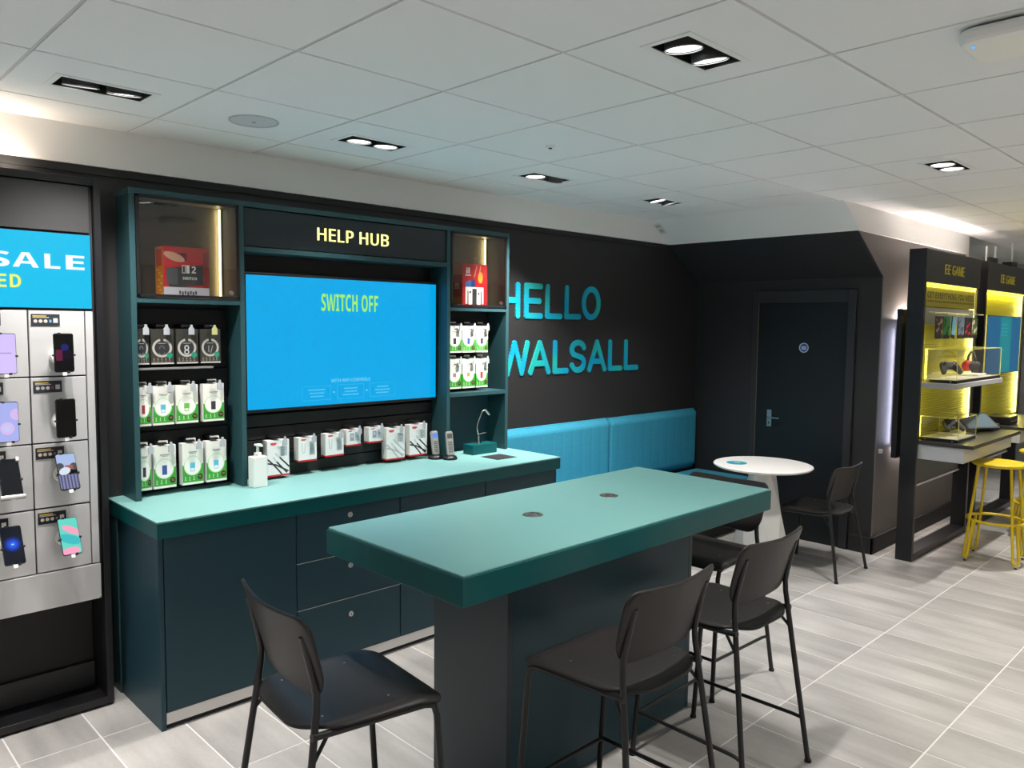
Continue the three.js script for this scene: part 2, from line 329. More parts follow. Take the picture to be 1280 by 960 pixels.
// ---------------------------------------------------------------- wall lettering (scalloped foil)
{
  const foil = new THREE.MeshPhysicalMaterial({ vertexColors: true, roughness: 0.34, metalness: 0.25, clearcoat: 0.3, clearcoatRoughness: 0.2 });
  const R = 0.0215;
  function foilLetter(parent, strokes, k) {
    const list = [], cols = [];
    for (const st of strokes) {
      const pts = []; let prev = null;
      for (const p of st) { if (prev) { const L = Math.hypot(p[0] - prev[0], p[1] - prev[1]), n = Math.max(1, Math.round(L / 0.0235)); for (let i = pts.length ? 1 : 0; i <= n; i++) pts.push([prev[0] + (p[0] - prev[0]) * i / n, prev[1] + (p[1] - prev[1]) * i / n]); } prev = p; }
      for (const [x, y] of pts) if (!list.some(([a, b]) => Math.hypot(a - x, b - y) < 0.006)) list.push([x, y]);
    }
    const geos = list.map(([x, y], i) => {
      const g = flat(new THREE.CylinderGeometry(R * (1 + 0.004 * ((i * 7) % 5)), R * (1.02 + 0.003 * (i % 4)), 0.008 + (i % 23) * 0.00011, 16).rotateX(Math.PI / 2).translate(x, y, -3.8955));
      const t = Math.max(0, Math.min(1, n1(x * 9 + k * 3.1, y * 9) * 1.5 - 0.25));
      cols.push([0.006 + 0.018 * t, 0.42 + 0.12 * t, 0.68 - 0.18 * t, g.attributes.position.count]); return g;
    });
    const g = mergeGeometries(geos), c = new Float32Array(g.attributes.position.count * 3); let o = 0;
    for (const [r, gr, b, n] of cols) for (let i = 0; i < n; i++) { c[o++] = r; c[o++] = gr; c[o++] = b; }
    g.setAttribute('color', new THREE.BufferAttribute(c, 3)); obj('letter', g, foil, parent);
  }
  const arc = (cx, cy, rx, ry, a0, a1, n = 22) => Array.from({ length: n + 1 }, (_, i) => { const a = (a0 + (a1 - a0) * i / n) * Math.PI / 180; return [cx + rx * Math.cos(a), cy + ry * Math.sin(a)]; });
  const e = R, y0 = 1.773 + e, y1 = 2.026 - e, ym = 1.90, w0 = 1.371 + e, w1 = 1.622 - e;
  const hello = thing('wall_lettering', 'teal scalloped foil word HELLO on the dark wall', 'lettering', undefined);
  const L = (x0, x1, a, b) => [[[x0 + e, b], [x0 + e, a], [x1 - e, a]]];
  foilLetter(hello, [[[3.665, y0], [3.665, y1]], [[3.843, y0], [3.843, y1]], [[3.665, ym], [3.843, ym]]], 1);
  foilLetter(hello, [[[4.093 - e, y1], [3.906 + e, y1], [3.906 + e, y0], [4.093 - e, y0]], [[3.906 + e, ym], [4.078 - e, ym]]], 2);
  foilLetter(hello, L(4.122, 4.301, y0, y1), 3);
  foilLetter(hello, L(4.329, 4.512, y0, y1), 4);
  foilLetter(hello, [arc(4.632, ym, 0.109 - e, 0.1275 - e, 0, 360, 46)], 5);
  seat(hello, 4.2, 1.773, -3.9);
  const wal = thing('wall_lettering', 'teal scalloped foil word WALSALL above the upholstered bench', 'lettering', undefined);
  foilLetter(wal, [[[3.695, w1], [3.747, w0], [3.815, w1], [3.887, w0], [3.943, w1]]], 6);
  const A = (x0, xm, x1) => [[[x0 + e, w0], [xm, w1], [x1 - e, w0]], [[x0 + (xm - x0) * 0.42 + 0.008, w0 + 0.062], [x1 - (x1 - xm) * 0.42 - 0.008, w0 + 0.062]]];
  foilLetter(wal, A(3.955, 4.07, 4.184), 7);
  foilLetter(wal, L(4.211, 4.381, w0, w1), 8);
  const s0 = 4.397 + e, s1 = 4.579 - e, sm = (s0 + s1) / 2, sr = (s1 - s0) / 2, hh = (w1 - w0) / 4;
  foilLetter(wal, [[...arc(sm, w1 - hh, sr, hh, 15, 225, 18), ...arc(sm, w0 + hh, sr, hh, 55, -165, 20)]], 9);
  foilLetter(wal, A(4.602, 4.71, 4.825), 10);
  foilLetter(wal, L(4.851, 5.028, w0, w1), 11);
  foilLetter(wal, L(5.055, 5.241, w0, w1), 12);
  seat(wal, 4.4, 1.371, -3.9);
}

// ---------------------------------------------------------------- upholstered bench
{
  const b = thing('upholstered_bench', 'long teal fabric wall bench with channel-stitched back pads', 'bench');
  function pad(x0, x1, y0, y1, zb, zf, n) {          // upright pad with stitched channels and rounded rim
    const nx = n * 10, ny = 16, P = [], I = [], UV = [];
    for (let j = 0; j <= ny; j++) for (let i = 0; i <= nx; i++) {
      const u = i / nx, v = j / ny, x = x0 + (x1 - x0) * u, y = y0 + (y1 - y0) * v;
      const edge = Math.min((x - x0) / 0.018, (x1 - x) / 0.018, (y1 - y) / 0.02, (y - y0) / 0.02, 1), s = (u * n) % 1, groove = Math.exp(-Math.pow(Math.min(s, 1 - s) / 0.035, 2)) * (i > 5 && i < nx - 5 ? 1 : 0);
      const z = zb + (zf - zb) * Math.sqrt(Math.max(0, 1 - Math.pow(1 - Math.max(0, edge), 2))) - groove * 0.0022 + 0.0008 * Math.sin(Math.PI * s);
      P.push(x, y, z); UV.push(x, y);
      if (i < nx && j < ny) { const a = j * (nx + 1) + i; I.push(a, a + 1, a + nx + 2, a, a + nx + 2, a + nx + 1); }
    }
    const g = new THREE.BufferGeometry(); g.setAttribute('position', new THREE.Float32BufferAttribute(P, 3)); g.setAttribute('uv', new THREE.Float32BufferAttribute(UV, 2)); g.setIndex(I); g.computeVertexNormals();
    const back = bx(x0 + 0.002, x1 - 0.002, y0, y1 - 0.003, zb - 0.002, zb + 0.01); return [flat(g), flat(back)];
  }
  obj('back_pad', pad(3.635, 4.838, 0.47, 1.003, -3.895, -3.852, 11), M.fabric, b);
  obj('back_pad', pad(4.846, 6.080, 0.47, 1.000, -3.895, -3.852, 11), M.fabric, b);
  obj('seat_cushion', bx(3.635, 6.085, 0.36, 0.46, -3.848, -3.32, 0.025), M.fabric, b);
  obj('plinth', bx(3.64, 6.08, 0.0, 0.36, -3.88, -3.37), M.blackMatt, b, 'black base under the seat');
  seat(b, 4.86, 0, -3.6);
}

// ---------------------------------------------------------------- service counter: cabinets and worktop
{
  const zf = -3.30, zb = -3.885;
  const lock = (p, x, y, z) => { const k = obj('lock', cyl(0, 0, 0.005, 0, 0.0135, 0.0125, 20).rotateX(Math.PI / 2).translate(x, y, z), mat([0.6, 0.58, 0.55], 0.5), p); obj('keyhole', bx(x - 0.0012, x + 0.0012, y - 0.005, y + 0.005, z + 0.0045, z + 0.0055), M.blackMatt, p); return k; };
  const c = thing('base_cabinet', 'dark teal base cabinet with one wide plain door beside the phone display', 'cabinet');
  obj('carcass', bx(1.196, 1.806, 0.075, 0.829, zb, zf - 0.022), M.teal, c);
  obj('end_panel', bx(1.175, 1.195, 0, 0.829, zb, zf + 0.001, 0.0015), M.teal, c);
  obj('scribe_strip', bx(1.168, 1.175, 0, 0.829, zb, zb + 0.10, 0.001), M.tealEdge, c);
  obj('door', bx(1.199, 1.8055, 0.074, 0.829, zf - 0.02, zf, 0.0015), M.teal, c);
  seat(c, 1.49, 0, -3.6);
  const units = [[1.8075, 2.4045, 'dark teal drawer unit with three locks beside the wide cabinet door'], [2.4075, 3.0095, 'dark teal drawer unit in the middle of the counter behind the island'], [3.0125, 3.604, 'dark teal drawer unit at the counter end beside the bench']];
  units.forEach(([x0, x1, label], i) => {
    const u = thing('drawer_unit', label, 'cabinet');
    obj('carcass', bx(x0, x1, 0.075, 0.829, zb, zf - 0.03), M.teal, u);
    if (i === 2) obj('end_panel', bx(x1, x1 + 0.01, 0, 0.829, zb, zf, 0.001), M.teal, u);
    const xm = (x0 + x1) / 2;
    for (const [y0, y1, yl, proud] of [[0.589, 0.829, 0.782, 0], [0.361, 0.5865, 0.526, 0.0012], [0.074, 0.3585, 0.277, 0.0035]]) {
      const d = obj('drawer', bx(x0 + 0.0015, x1 - 0.0015, y0, y1, zf - 0.02, zf + proud, 0.0015), M.teal, u);
      if (i === 0) lock(d, xm - 0.004, yl, zf + proud);
      if (y1 < 0.8) obj('edge_strip', bx(x0 + 0.002, x1 - 0.002, y1 + 0.0002, y1 + 0.0018, zf - 0.018, zf + proud + 0.0004), M.alu, d);
    }
    seat(u, xm, 0, -3.6);
  });
  const p = thing('counter_plinth', 'brushed aluminium plinth strip under the counter', 'plinth');
  obj('kickboard', bx(1.197, 3.603, 0.022, 0.072, zf - 0.016, zf - 0.004, 0.001), M.alu, p);
  obj('floor_seal', bx(1.197, 3.603, 0.0, 0.022, zf - 0.04, zf - 0.016), M.blackMatt, p);
  seat(p, 2.4, 0, -3.31);
  const w = thing('counter_worktop', 'pale aqua worktop with dark teal edge along the wall counter', 'worktop');
  obj('top_sheet', bx(1.165, 3.625, 0.897, 0.905, -3.899, -3.275, 0.0015), M.aqua, w, 'pale aqua laminate top');
  obj('edge_band', bx(1.166, 3.624, 0.831, 0.897, -3.899, -3.276, 0.001), M.tealSkirt, w, 'dark teal worktop edge');
  const h = obj('cable_port', bx(3.245, 3.412, 0.9045, 0.9062, -3.605, -3.448, 0.0006), M.blackMatt, w, 'square black cable port');
  obj('port_lid', bx(3.26, 3.397, 0.9062, 0.9070, -3.592, -3.461, 0.0003), M.charcoal, h);
  seat(w, 2.395, 0.831, -3.6);
}

// ---------------------------------------------------------------- shelving unit above the counter
const Y0 = 0.9055, ZF = -3.72;
{
  const s = thing('shelving_unit', 'tall dark teal shelving unit with glass cases and a lit header', 'shelving');
  const zb = -3.898, r = 0.0012;
  for (const [a, b] of [[1.235, 1.260], [1.746, 1.770], [3.065, 3.091], [3.563, 3.588]]) obj('upright', bx(a, b, Y0, 2.297, zb, ZF, r), M.tealEdge, s);
  obj('top_board', bx(1.235, 3.588, 2.2975, 2.322, zb, ZF, r), M.tealEdge, s);
  obj('shelf', bx(1.2605, 1.7455, 1.812, 1.837, zb, ZF, r), M.tealEdge, s);
  obj('shelf', bx(3.0915, 3.5625, 1.812, 1.837, zb, ZF, r), M.tealEdge, s);
  obj('shelf', bx(3.0915, 3.5625, 1.277, 1.302, zb, ZF, r), M.tealEdge, s);
  obj('header_board', bx(1.7705, 3.0645, 2.078, 2.102, zb, ZF, r), M.tealEdge, s);
  const hp = obj('header_panel', bx(1.776, 3.059, 2.107, 2.292, zb, ZF - 0.012, 0.002), mat([0.012, 0.022, 0.030], 0.28), s);
  const hl = [['H', 2.184, 2.236], ['E', 2.254, 2.293], ['L', 2.308, 2.346], ['P', 2.361, 2.405], ['H', 2.447, 2.499], ['U', 2.519, 2.570], ['B', 2.590, 2.639]];
  const sg = glow([1.0, 0.90, 0.28], 1.5);
  for (const [ch, x0, x1] of hl) obj('sign_letter', letters(ch, x0, x1, 2.166, 2.232, ZF - 0.012, 0.006, font), sg, hp);
  obj('back_panel', bx(1.2605, 1.7455, Y0, 1.811, zb, zb + 0.008), M.blackMatt, s);
  obj('back_panel', bx(3.0915, 3.5625, 1.303, 1.811, zb, zb + 0.008), M.blackMatt, s);
  obj('back_panel', bx(3.0915, 3.5625, Y0, 1.276, zb, zb + 0.008), M.teal, s);
  obj('back_panel', bx(1.7705, 3.0645, 1.24, 2.077, zb, zb + 0.008), M.blackMatt, s);
  for (let k = 0; k < 5; k++) obj('slat', bx(1.771, 3.064, Y0 + 0.003 + k * 0.068, Y0 + 0.065 + k * 0.068, zb, zb + 0.034, 0.002), M.blackMatt, s);
  for (let k = 0; k < 6; k++) obj('slat', bx(1.262, 1.744, Y0 + 0.004 + k * 0.148, Y0 + 0.146 + k * 0.148, zb + 0.008, zb + 0.022, 0.002), M.blackMatt, s);
  obj('pack_ledge', bx(1.268, 1.625, 1.503, 1.512, -3.87, -3.765, 0.001), mat([0.22, 0.22, 0.22], 0.5), s);
  // glass-fronted cases
  for (const [x0, x1, lx] of [[1.262, 1.744, 1.722], [3.0925, 3.5615, 3.527]]) {
    const yb = 1.8385, yt = 2.296;
    const inner = mat([0.045, 0.042, 0.036], 0.6);
    obj('case_back', bx(x0, x1, yb, yt, zb, zb + 0.006), inner, s);
    obj('case_lining', [bx(x0, x0 + 0.003, yb, yt, zb, ZF - 0.006), bx(x1 - 0.003, x1, yb, yt, zb, ZF - 0.006), bx(x0, x1, yt - 0.003, yt, zb, ZF - 0.006)], inner, s);
    const d = obj('case_door_frame', [bx(x0, x0 + 0.014, yb, yt, ZF - 0.004, ZF + 0.006, 0.001), bx(x1 - 0.014, x1, yb, yt, ZF - 0.004, ZF + 0.006, 0.001), bx(x0, x1, yb, yb + 0.014, ZF - 0.004, ZF + 0.006, 0.001), bx(x0, x1, yt - 0.014, yt, ZF - 0.004, ZF + 0.006, 0.001)], M.blackFrame, s);
    obj('glass_pane', face(x1 - x0 - 0.02, yt - yb - 0.02).translate((x0 + x1) / 2, (yb + yt) / 2, ZF + 0.001), M.smokedGlass, d);
    obj('case_lock', cyl(0, 0, 0.008, 0, 0.012, 0.011, 18).rotateX(Math.PI / 2).translate(x1 - 0.045, yb + 0.03, ZF + 0.002), M.chrome, d);
    obj('led_strip', bx(lx - 0.005, lx + 0.005, yb + 0.012, yt - 0.006, zb + 0.006, zb + 0.012), M.led, s);
    const q = new THREE.RectAreaLight(new THREE.Color(1, 0.76, 0.30), 40, 0.010, yt - yb - 0.02); q.name = 'case_led_light';
    q.position.set(lx - 0.007, (yb + yt) / 2, zb + 0.016); q.lookAt(lx - 1, (yb + yt) / 2, zb - 0.10); scene.add(q);
  }
  // hooks with price tickets
  const hook = (x, y, zpack, m = M.greyTicket, tx = 0.026) => {
    const h = obj('peg_hook', pipe([[x, y + 0.006, zb + 0.02], [x, y + 0.006, zpack + 0.02], [x + tx, y + 0.006, zpack + 0.02]], 0.0022, 0.004, 6), M.blackFrame, s);
    const t = poly([[-0.014, -0.034], [0.014, -0.034], [0.014, -0.006], [0.006, 0.004], [0.005, 0.014], [-0.005, 0.014], [-0.006, 0.004], [-0.014, -0.006]]);
    obj('price_ticket', slab(t, 0.006, 0.001).rotateY(0.15).translate(x + tx, y, zpack + 0.019), m, h);
    obj('hook_plate', bx(x - 0.028, x + 0.010, y + 0.002, y + 0.012, zb + 0.02, zpack + 0.004, 0.001), M.blackFrame, h);
  };
  seat.hooks = hook; seat.hub = s;
}
const hookAt = seat.hooks, shelving = seat.hub;

// ---------------------------------------------------------------- television
{
  const t = thing('television', 'wide black framed television showing a bright blue screen', 'television');
  obj('casing', bx(1.806, 3.052, 1.262, 1.984, -3.86, -3.803, 0.004), M.blackFrame, t);
  const map = canvas(1230, 698, (g, w, h) => {
    g.fillStyle = '#00a9ea'; g.fillRect(0, 0, w, h);
    g.save(); g.fillStyle = '#a6f06a'; g.translate(w * 0.502, h * 0.255); g.scale(0.70, 1.42); g.font = 'bold 92px sans-serif'; g.textAlign = 'center'; g.fillText('SWITCH OFF', 0, 0); g.restore();
    g.fillStyle = '#8fe0ff'; g.textAlign = 'center'; g.font = '26px sans-serif'; g.fillText('WITH WIFI CONTROLS', w * 0.503, h * 0.822);
    g.strokeStyle = '#46c4f4'; g.lineWidth = 2; g.fillStyle = '#7cd8fb';
    for (let k = 0; k < 3; k++) { const x = w * (0.254 + k * 0.176), y = h * 0.846; g.strokeRect(x, y, w * 0.142, h * 0.112); for (let j = 0; j < 3; j++) { const ww = [0.085, 0.07, 0.06][(j + k) % 3] * w; for (let q = 0; q < ww; q += 9) g.fillRect(x + w * 0.071 - ww / 2 + q, y + 18 + j * 18, 5 + (q % 3), 7); } if (k < 2) { g.beginPath(); g.arc(x + w * 0.159, y + h * 0.056, 5, 0, 7); g.fill(); } }
  });
  obj('screen', face(1.226, 0.692).translate(2.429, 1.624, -3.8022), new THREE.MeshStandardMaterial({ color: 0x000000, roughness: 0.25, emissive: 0xffffff, emissiveMap: map, emissiveIntensity: 0.83 }), t, 'bright blue screen with the words SWITCH OFF');
  seat(t, 2.43, 1.262, -3.83);
  const l = new THREE.RectAreaLight(new THREE.Color(0.05, 0.45, 1.0), 0.25, 1.22, 0.68); l.name = 'television_light'; l.position.set(2.429, 1.624, -3.799); l.lookAt(2.429, 1.624, 0); scene.add(l);
}

// ---------------------------------------------------------------- boxed consoles in the cases
{
  const front1 = canvas(256, 272, (g, w, h) => {
    g.fillStyle = '#c8202a'; g.fillRect(0, 0, w, h); g.fillStyle = '#5c1f24'; g.fillRect(40, 30, 90, 40); g.fillStyle = '#d9a58c'; g.beginPath(); g.ellipse(60, 52, 60, 22, 0.3, 0, 7); g.fill();
    g.fillStyle = '#3a3c40'; g.save(); g.translate(128, 150); g.rotate(-0.12); g.fillRect(-106, -50, 212, 110); g.restore(); g.fillStyle = '#55585e'; g.fillRect(16, 110, 60, 90); g.fillStyle = '#8e1f26'; g.fillRect(222, 20, 34, 200);
    g.strokeStyle = '#e8e8e8'; g.lineWidth = 4; g.strokeRect(104, 96, 16, 40); g.fillStyle = '#e8e8e8'; g.fillRect(126, 94, 18, 44); g.font = 'bold 52px sans-serif'; g.fillText('2', 154, 136);
    g.font = 'bold 22px sans-serif'; g.fillText('SWITCH', 104, 172); g.fillStyle = '#d7d7e4'; g.fillRect(0, 214, w, 58); g.fillStyle = '#4a4a58'; for (let k = 0; k < 7; k++) g.fillRect(84 + k * 15, 232 + (k % 2) * 4, 10, 20);
  });
  const side1 = canvas(64, 256, (g, w, h) => { g.fillStyle = '#e8862a'; g.fillRect(0, 0, w, h); g.fillStyle = '#d23a22'; g.fillRect(10, 12, 44, 84); g.fillStyle = '#f6c84e'; for (let k = 0; k < 8; k++) g.fillRect(6 + (k * 17) % 40, 110 + k * 17, 22, 9); });
  const a = thing('console_box', 'red console carton with a dark tablet picture behind glass', 'box', undefined);
  obj('carton', bx(1.40, 1.617, 1.8385, 2.080, -3.876, -3.776, 0.001), M.red, a);
  obj('printed_front', face(0.215, 0.239).translate(1.5085, 1.959, -3.7757), new THREE.MeshPhysicalMaterial({ map: front1, roughness: 0.5 }), a);
  obj('printed_side', face(0.098, 0.239).rotateY(-Math.PI / 2).translate(1.3997, 1.959, -3.826), new THREE.MeshPhysicalMaterial({ map: side1, roughness: 0.5 }), a, 'orange printed side');
  seat(a, 1.508, 1.8385, -3.826);
  const front2 = canvas(256, 300, (g, w, h) => {
    g.fillStyle = '#c1141f'; g.fillRect(0, 0, w, h); g.fillStyle = '#eee'; g.fillRect(36, 26, 17, 40); g.fillRect(58, 26, 17, 40); g.fillRect(28, 74, 58, 9); g.fillStyle = '#c1141f'; g.beginPath(); g.arc(45, 38, 5, 0, 7); g.fill();
    g.strokeStyle = '#d9b48c'; g.lineWidth = 8; g.beginPath(); g.moveTo(120, 90); g.lineTo(150, 10); g.moveTo(170, 90); g.lineTo(188, 10); g.stroke();
    g.fillStyle = '#3b74b8'; g.beginPath(); g.ellipse(80, 150, 52, 34, 0.2, 0, 7); g.fill(); g.fillStyle = '#e8a43c'; g.beginPath(); g.ellipse(186, 92, 26, 40, 0, 0, 7); g.fill(); g.fillStyle = '#27407e'; g.fillRect(90, 110, 40, 52);
    g.fillStyle = '#efefef'; g.fillRect(30, 160, 190, 118); g.fillStyle = '#33343a'; g.fillRect(102, 172, 46, 112); g.fillStyle = '#fff'; g.fillRect(64, 176, 32, 106); g.fillRect(154, 176, 32, 106); g.fillStyle = '#222'; g.beginPath(); g.arc(80, 196, 9, 0, 7); g.arc(170, 206, 9, 0, 7); g.fill(); g.fillRect(52, 190, 9, 90); g.fillRect(192, 190, 9, 90);
  });
  const side2 = canvas(64, 300, (g, w, h) => { g.fillStyle = '#ee4a20'; g.fillRect(0, 0, w, h); g.fillStyle = '#f7842e'; g.fillRect(0, 0, w, 78); g.fillRect(0, 230, w, 70); g.fillStyle = '#ffd9b0'; g.fillRect(18, 132, 11, 28); g.fillRect(32, 132, 11, 28); g.fillRect(14, 166, 34, 7); });
  const b = thing('console_box', 'red console carton with white controllers pictured behind glass', 'box', undefined);
  obj('carton', bx(3.234, 3.443, 1.8385, 2.113, -3.876, -3.776, 0.001), M.red, b);
  obj('printed_front', face(0.207, 0.272).translate(3.3385, 1.9757, -3.7757), new THREE.MeshPhysicalMaterial({ map: front2, roughness: 0.5 }), b);
  obj('printed_side', face(0.098, 0.272).rotateY(-Math.PI / 2).translate(3.2337, 1.9757, -3.826), new THREE.MeshPhysicalMaterial({ map: side2, roughness: 0.5 }), b, 'orange printed side');
  seat(b, 3.338, 1.8385, -3.826);
}

// ---------------------------------------------------------------- hanging accessory packs
function pack(name, label, group, x0, x1, y0, y1, zf, depth, body, print, tab, base) {
  const p = thing(name, label, 'pack', group), xm = (x0 + x1) / 2, w = x1 - x0, h = y1 - y0;
  obj('carton', bx(x0, x1, y0, y1, zf - depth, zf, 0.001), body, p);
  obj('printed_front', face(w - 0.002, h - 0.002).translate(xm, (y0 + y1) / 2, zf + 0.0003), print, p);
  if (base) obj('base_strip', bx(x0 - 0.0004, x1 + 0.0004, y0 - 0.001, y0 + 0.008, zf - depth - 0.0004, zf + 0.0006), base, p);
  const t = rrect(0.046, 0.024, 0.004), ho = new THREE.Path(); ho.absellipse(0, 0.001, 0.012, 0.0035, 0, Math.PI * 2, true); t.holes.push(ho);
  obj('hang_tab', slab(t, 0.0012).translate(xm, y1 + 0.010, zf - depth * 0.5), tab, p);
  return seat(p, xm, y0, zf - depth / 2);
}
const prints = {};
const printMat = (t) => new THREE.MeshPhysicalMaterial({ map: t, roughness: 0.5 });
{
  prints.ring = [0, 1, 2, 3].map((k) => printMat(canvas(128, 208, (g, w, h) => {
    g.fillStyle = '#35342f'; g.fillRect(0, 0, w, h); g.strokeStyle = '#b5b1a8'; g.lineWidth = 13; g.beginPath(); g.arc(62, 112, 49, -1.4, 4.5); g.stroke();
    g.fillStyle = '#2a2b2c'; g.beginPath(); g.arc(62, 112, 42, 0, 7); g.fill(); g.fillStyle = '#8d8d8b'; g.fillRect(40, 82, 44, 5);
    if (k === 2) { g.strokeStyle = '#b9bcc2'; g.lineWidth = 7; g.beginPath(); g.ellipse(60, 112, 11, 13, 0, 0, 7); g.moveTo(72, 138); g.ellipse(60, 138, 12, 12, 0, 0, 7); g.stroke(); } else if (k === 3) { g.strokeStyle = '#8b8f8c'; g.lineWidth = 6; g.beginPath(); g.moveTo(52, 100); g.lineTo(52, 140); g.moveTo(78, 100); g.lineTo(64, 146); g.stroke(); } else { g.strokeStyle = k ? '#5a5a66' : '#7b8794'; g.lineWidth = 6; g.beginPath(); g.arc(60, 114, 13, 2.8, 6.6); g.moveTo(75, 138); g.arc(60, 138, 15, 0, 3.1); g.stroke(); }
    g.fillStyle = '#1c8a6c'; g.beginPath(); g.arc(104, 156, 17, 0, 7); g.fill(); g.fillStyle = '#8a877e'; for (let i = 0; i < 5; i++) { g.fillRect(12 + i * 22, 172, 6, 12); g.fillRect(10 + i * 22, 188, 11, 4); } g.fillStyle = '#bdbab2'; g.fillRect(0, 199, w, 9);
  })));
  const art = ['#58b8d8', '#58b8d8', '#6ab84a', '#37343c', '#3a4f96', '#d88a4a', '#9a7a78', '#a03840'];
  prints.green = art.map((c, k) => printMat(canvas(128, 224, (g, w, h) => {
    g.fillStyle = '#e9e7df'; g.fillRect(0, 0, w, h); g.fillStyle = '#3c9a34'; g.beginPath(); g.moveTo(0, 116); g.quadraticCurveTo(64, 150, 128, 112); g.lineTo(128, 212); g.lineTo(0, 212); g.fill();
    g.fillStyle = '#bfe0b2'; g.beginPath(); g.arc(62, 122, 54, 0, 7); g.fill(); g.fillStyle = '#f1eeea'; g.beginPath(); g.arc(62, 122, 49, 0, 7); g.fill();
    g.fillStyle = c; if (k === 3 || k === 4 || k === 7) g.fillRect(48, 104, 28, 50); else { g.fillRect(46, 106, 31, 30); g.lineWidth = 3; g.strokeStyle = c; g.strokeRect(50, 134, 22, 18); }
    g.fillStyle = '#8b908a'; g.fillRect(38, 46, 52, 5); g.fillRect(46, 54, 38, 3); g.fillStyle = '#a8d89c'; for (let i = 0; i < 3; i++) { g.fillRect(14 + i * 26, 180, 6, 16); g.fillRect(11 + i * 26, 198, 12, 4); }
    g.fillStyle = '#1d1e1a'; g.beginPath(); g.arc(108, 186, 16, 0, 7); g.fill(); g.fillStyle = '#b8862c'; g.fillRect(99, 180, 18, 4); g.fillRect(101, 188, 15, 3); g.fillStyle = '#e9e7df'; g.fillRect(0, 212, w, 12);
  })));
  const cable = (col, kind) => printMat(canvas(160, 256, (g, w, h) => {
    g.fillStyle = '#e9e9e9'; g.fillRect(0, 0, w, h); g.fillStyle = '#d03440'; g.fillRect(22, 16, 44, 13); g.fillRect(28, 30, 30, 5); g.fillStyle = '#b6bcc0'; g.fillRect(96, 44, 48, kind ? 150 : 72);
    g.fillStyle = '#767c82'; for (let i = 0; i < (kind ? 9 : 5); i++) g.fillRect(102, 52 + i * 14, 22 + (i * 7) % 14, 4);
    if (kind === 0) { g.strokeStyle = col; g.lineWidth = 11; g.lineCap = 'round'; g.beginPath(); g.moveTo(0, 132); g.quadraticCurveTo(50, 176, 104, 248); g.moveTo(0, 160); g.lineTo(60, 176); g.lineTo(150, 228); g.moveTo(84, 120); g.lineTo(158, 196); g.moveTo(62, 150); g.lineTo(140, 236); g.stroke(); g.strokeStyle = '#c9ccce'; g.lineWidth = 13; g.beginPath(); g.moveTo(60, 96); g.lineTo(84, 122); g.moveTo(44, 124); g.lineTo(62, 150); g.stroke(); }
    if (kind === 1) { g.strokeStyle = '#c4c7ca'; g.lineWidth = 7; g.beginPath(); g.moveTo(30, 56); g.lineTo(34, 150); g.quadraticCurveTo(44, 190, 54, 150); g.lineTo(58, 62); g.stroke(); }
    if (kind === 2) { g.fillStyle = '#9aa0ac'; g.fillRect(40, 60, 46, 120); g.fillStyle = '#c8ccd2'; g.fillRect(52, 88, 22, 40); }
  }));
  prints.cableBlack = cable('#2b2d30', 0); prints.cableGrey = cable('#b3b4b4', 0); prints.earphone = cable('', 1); prints.adapter = cable('', 2);
}
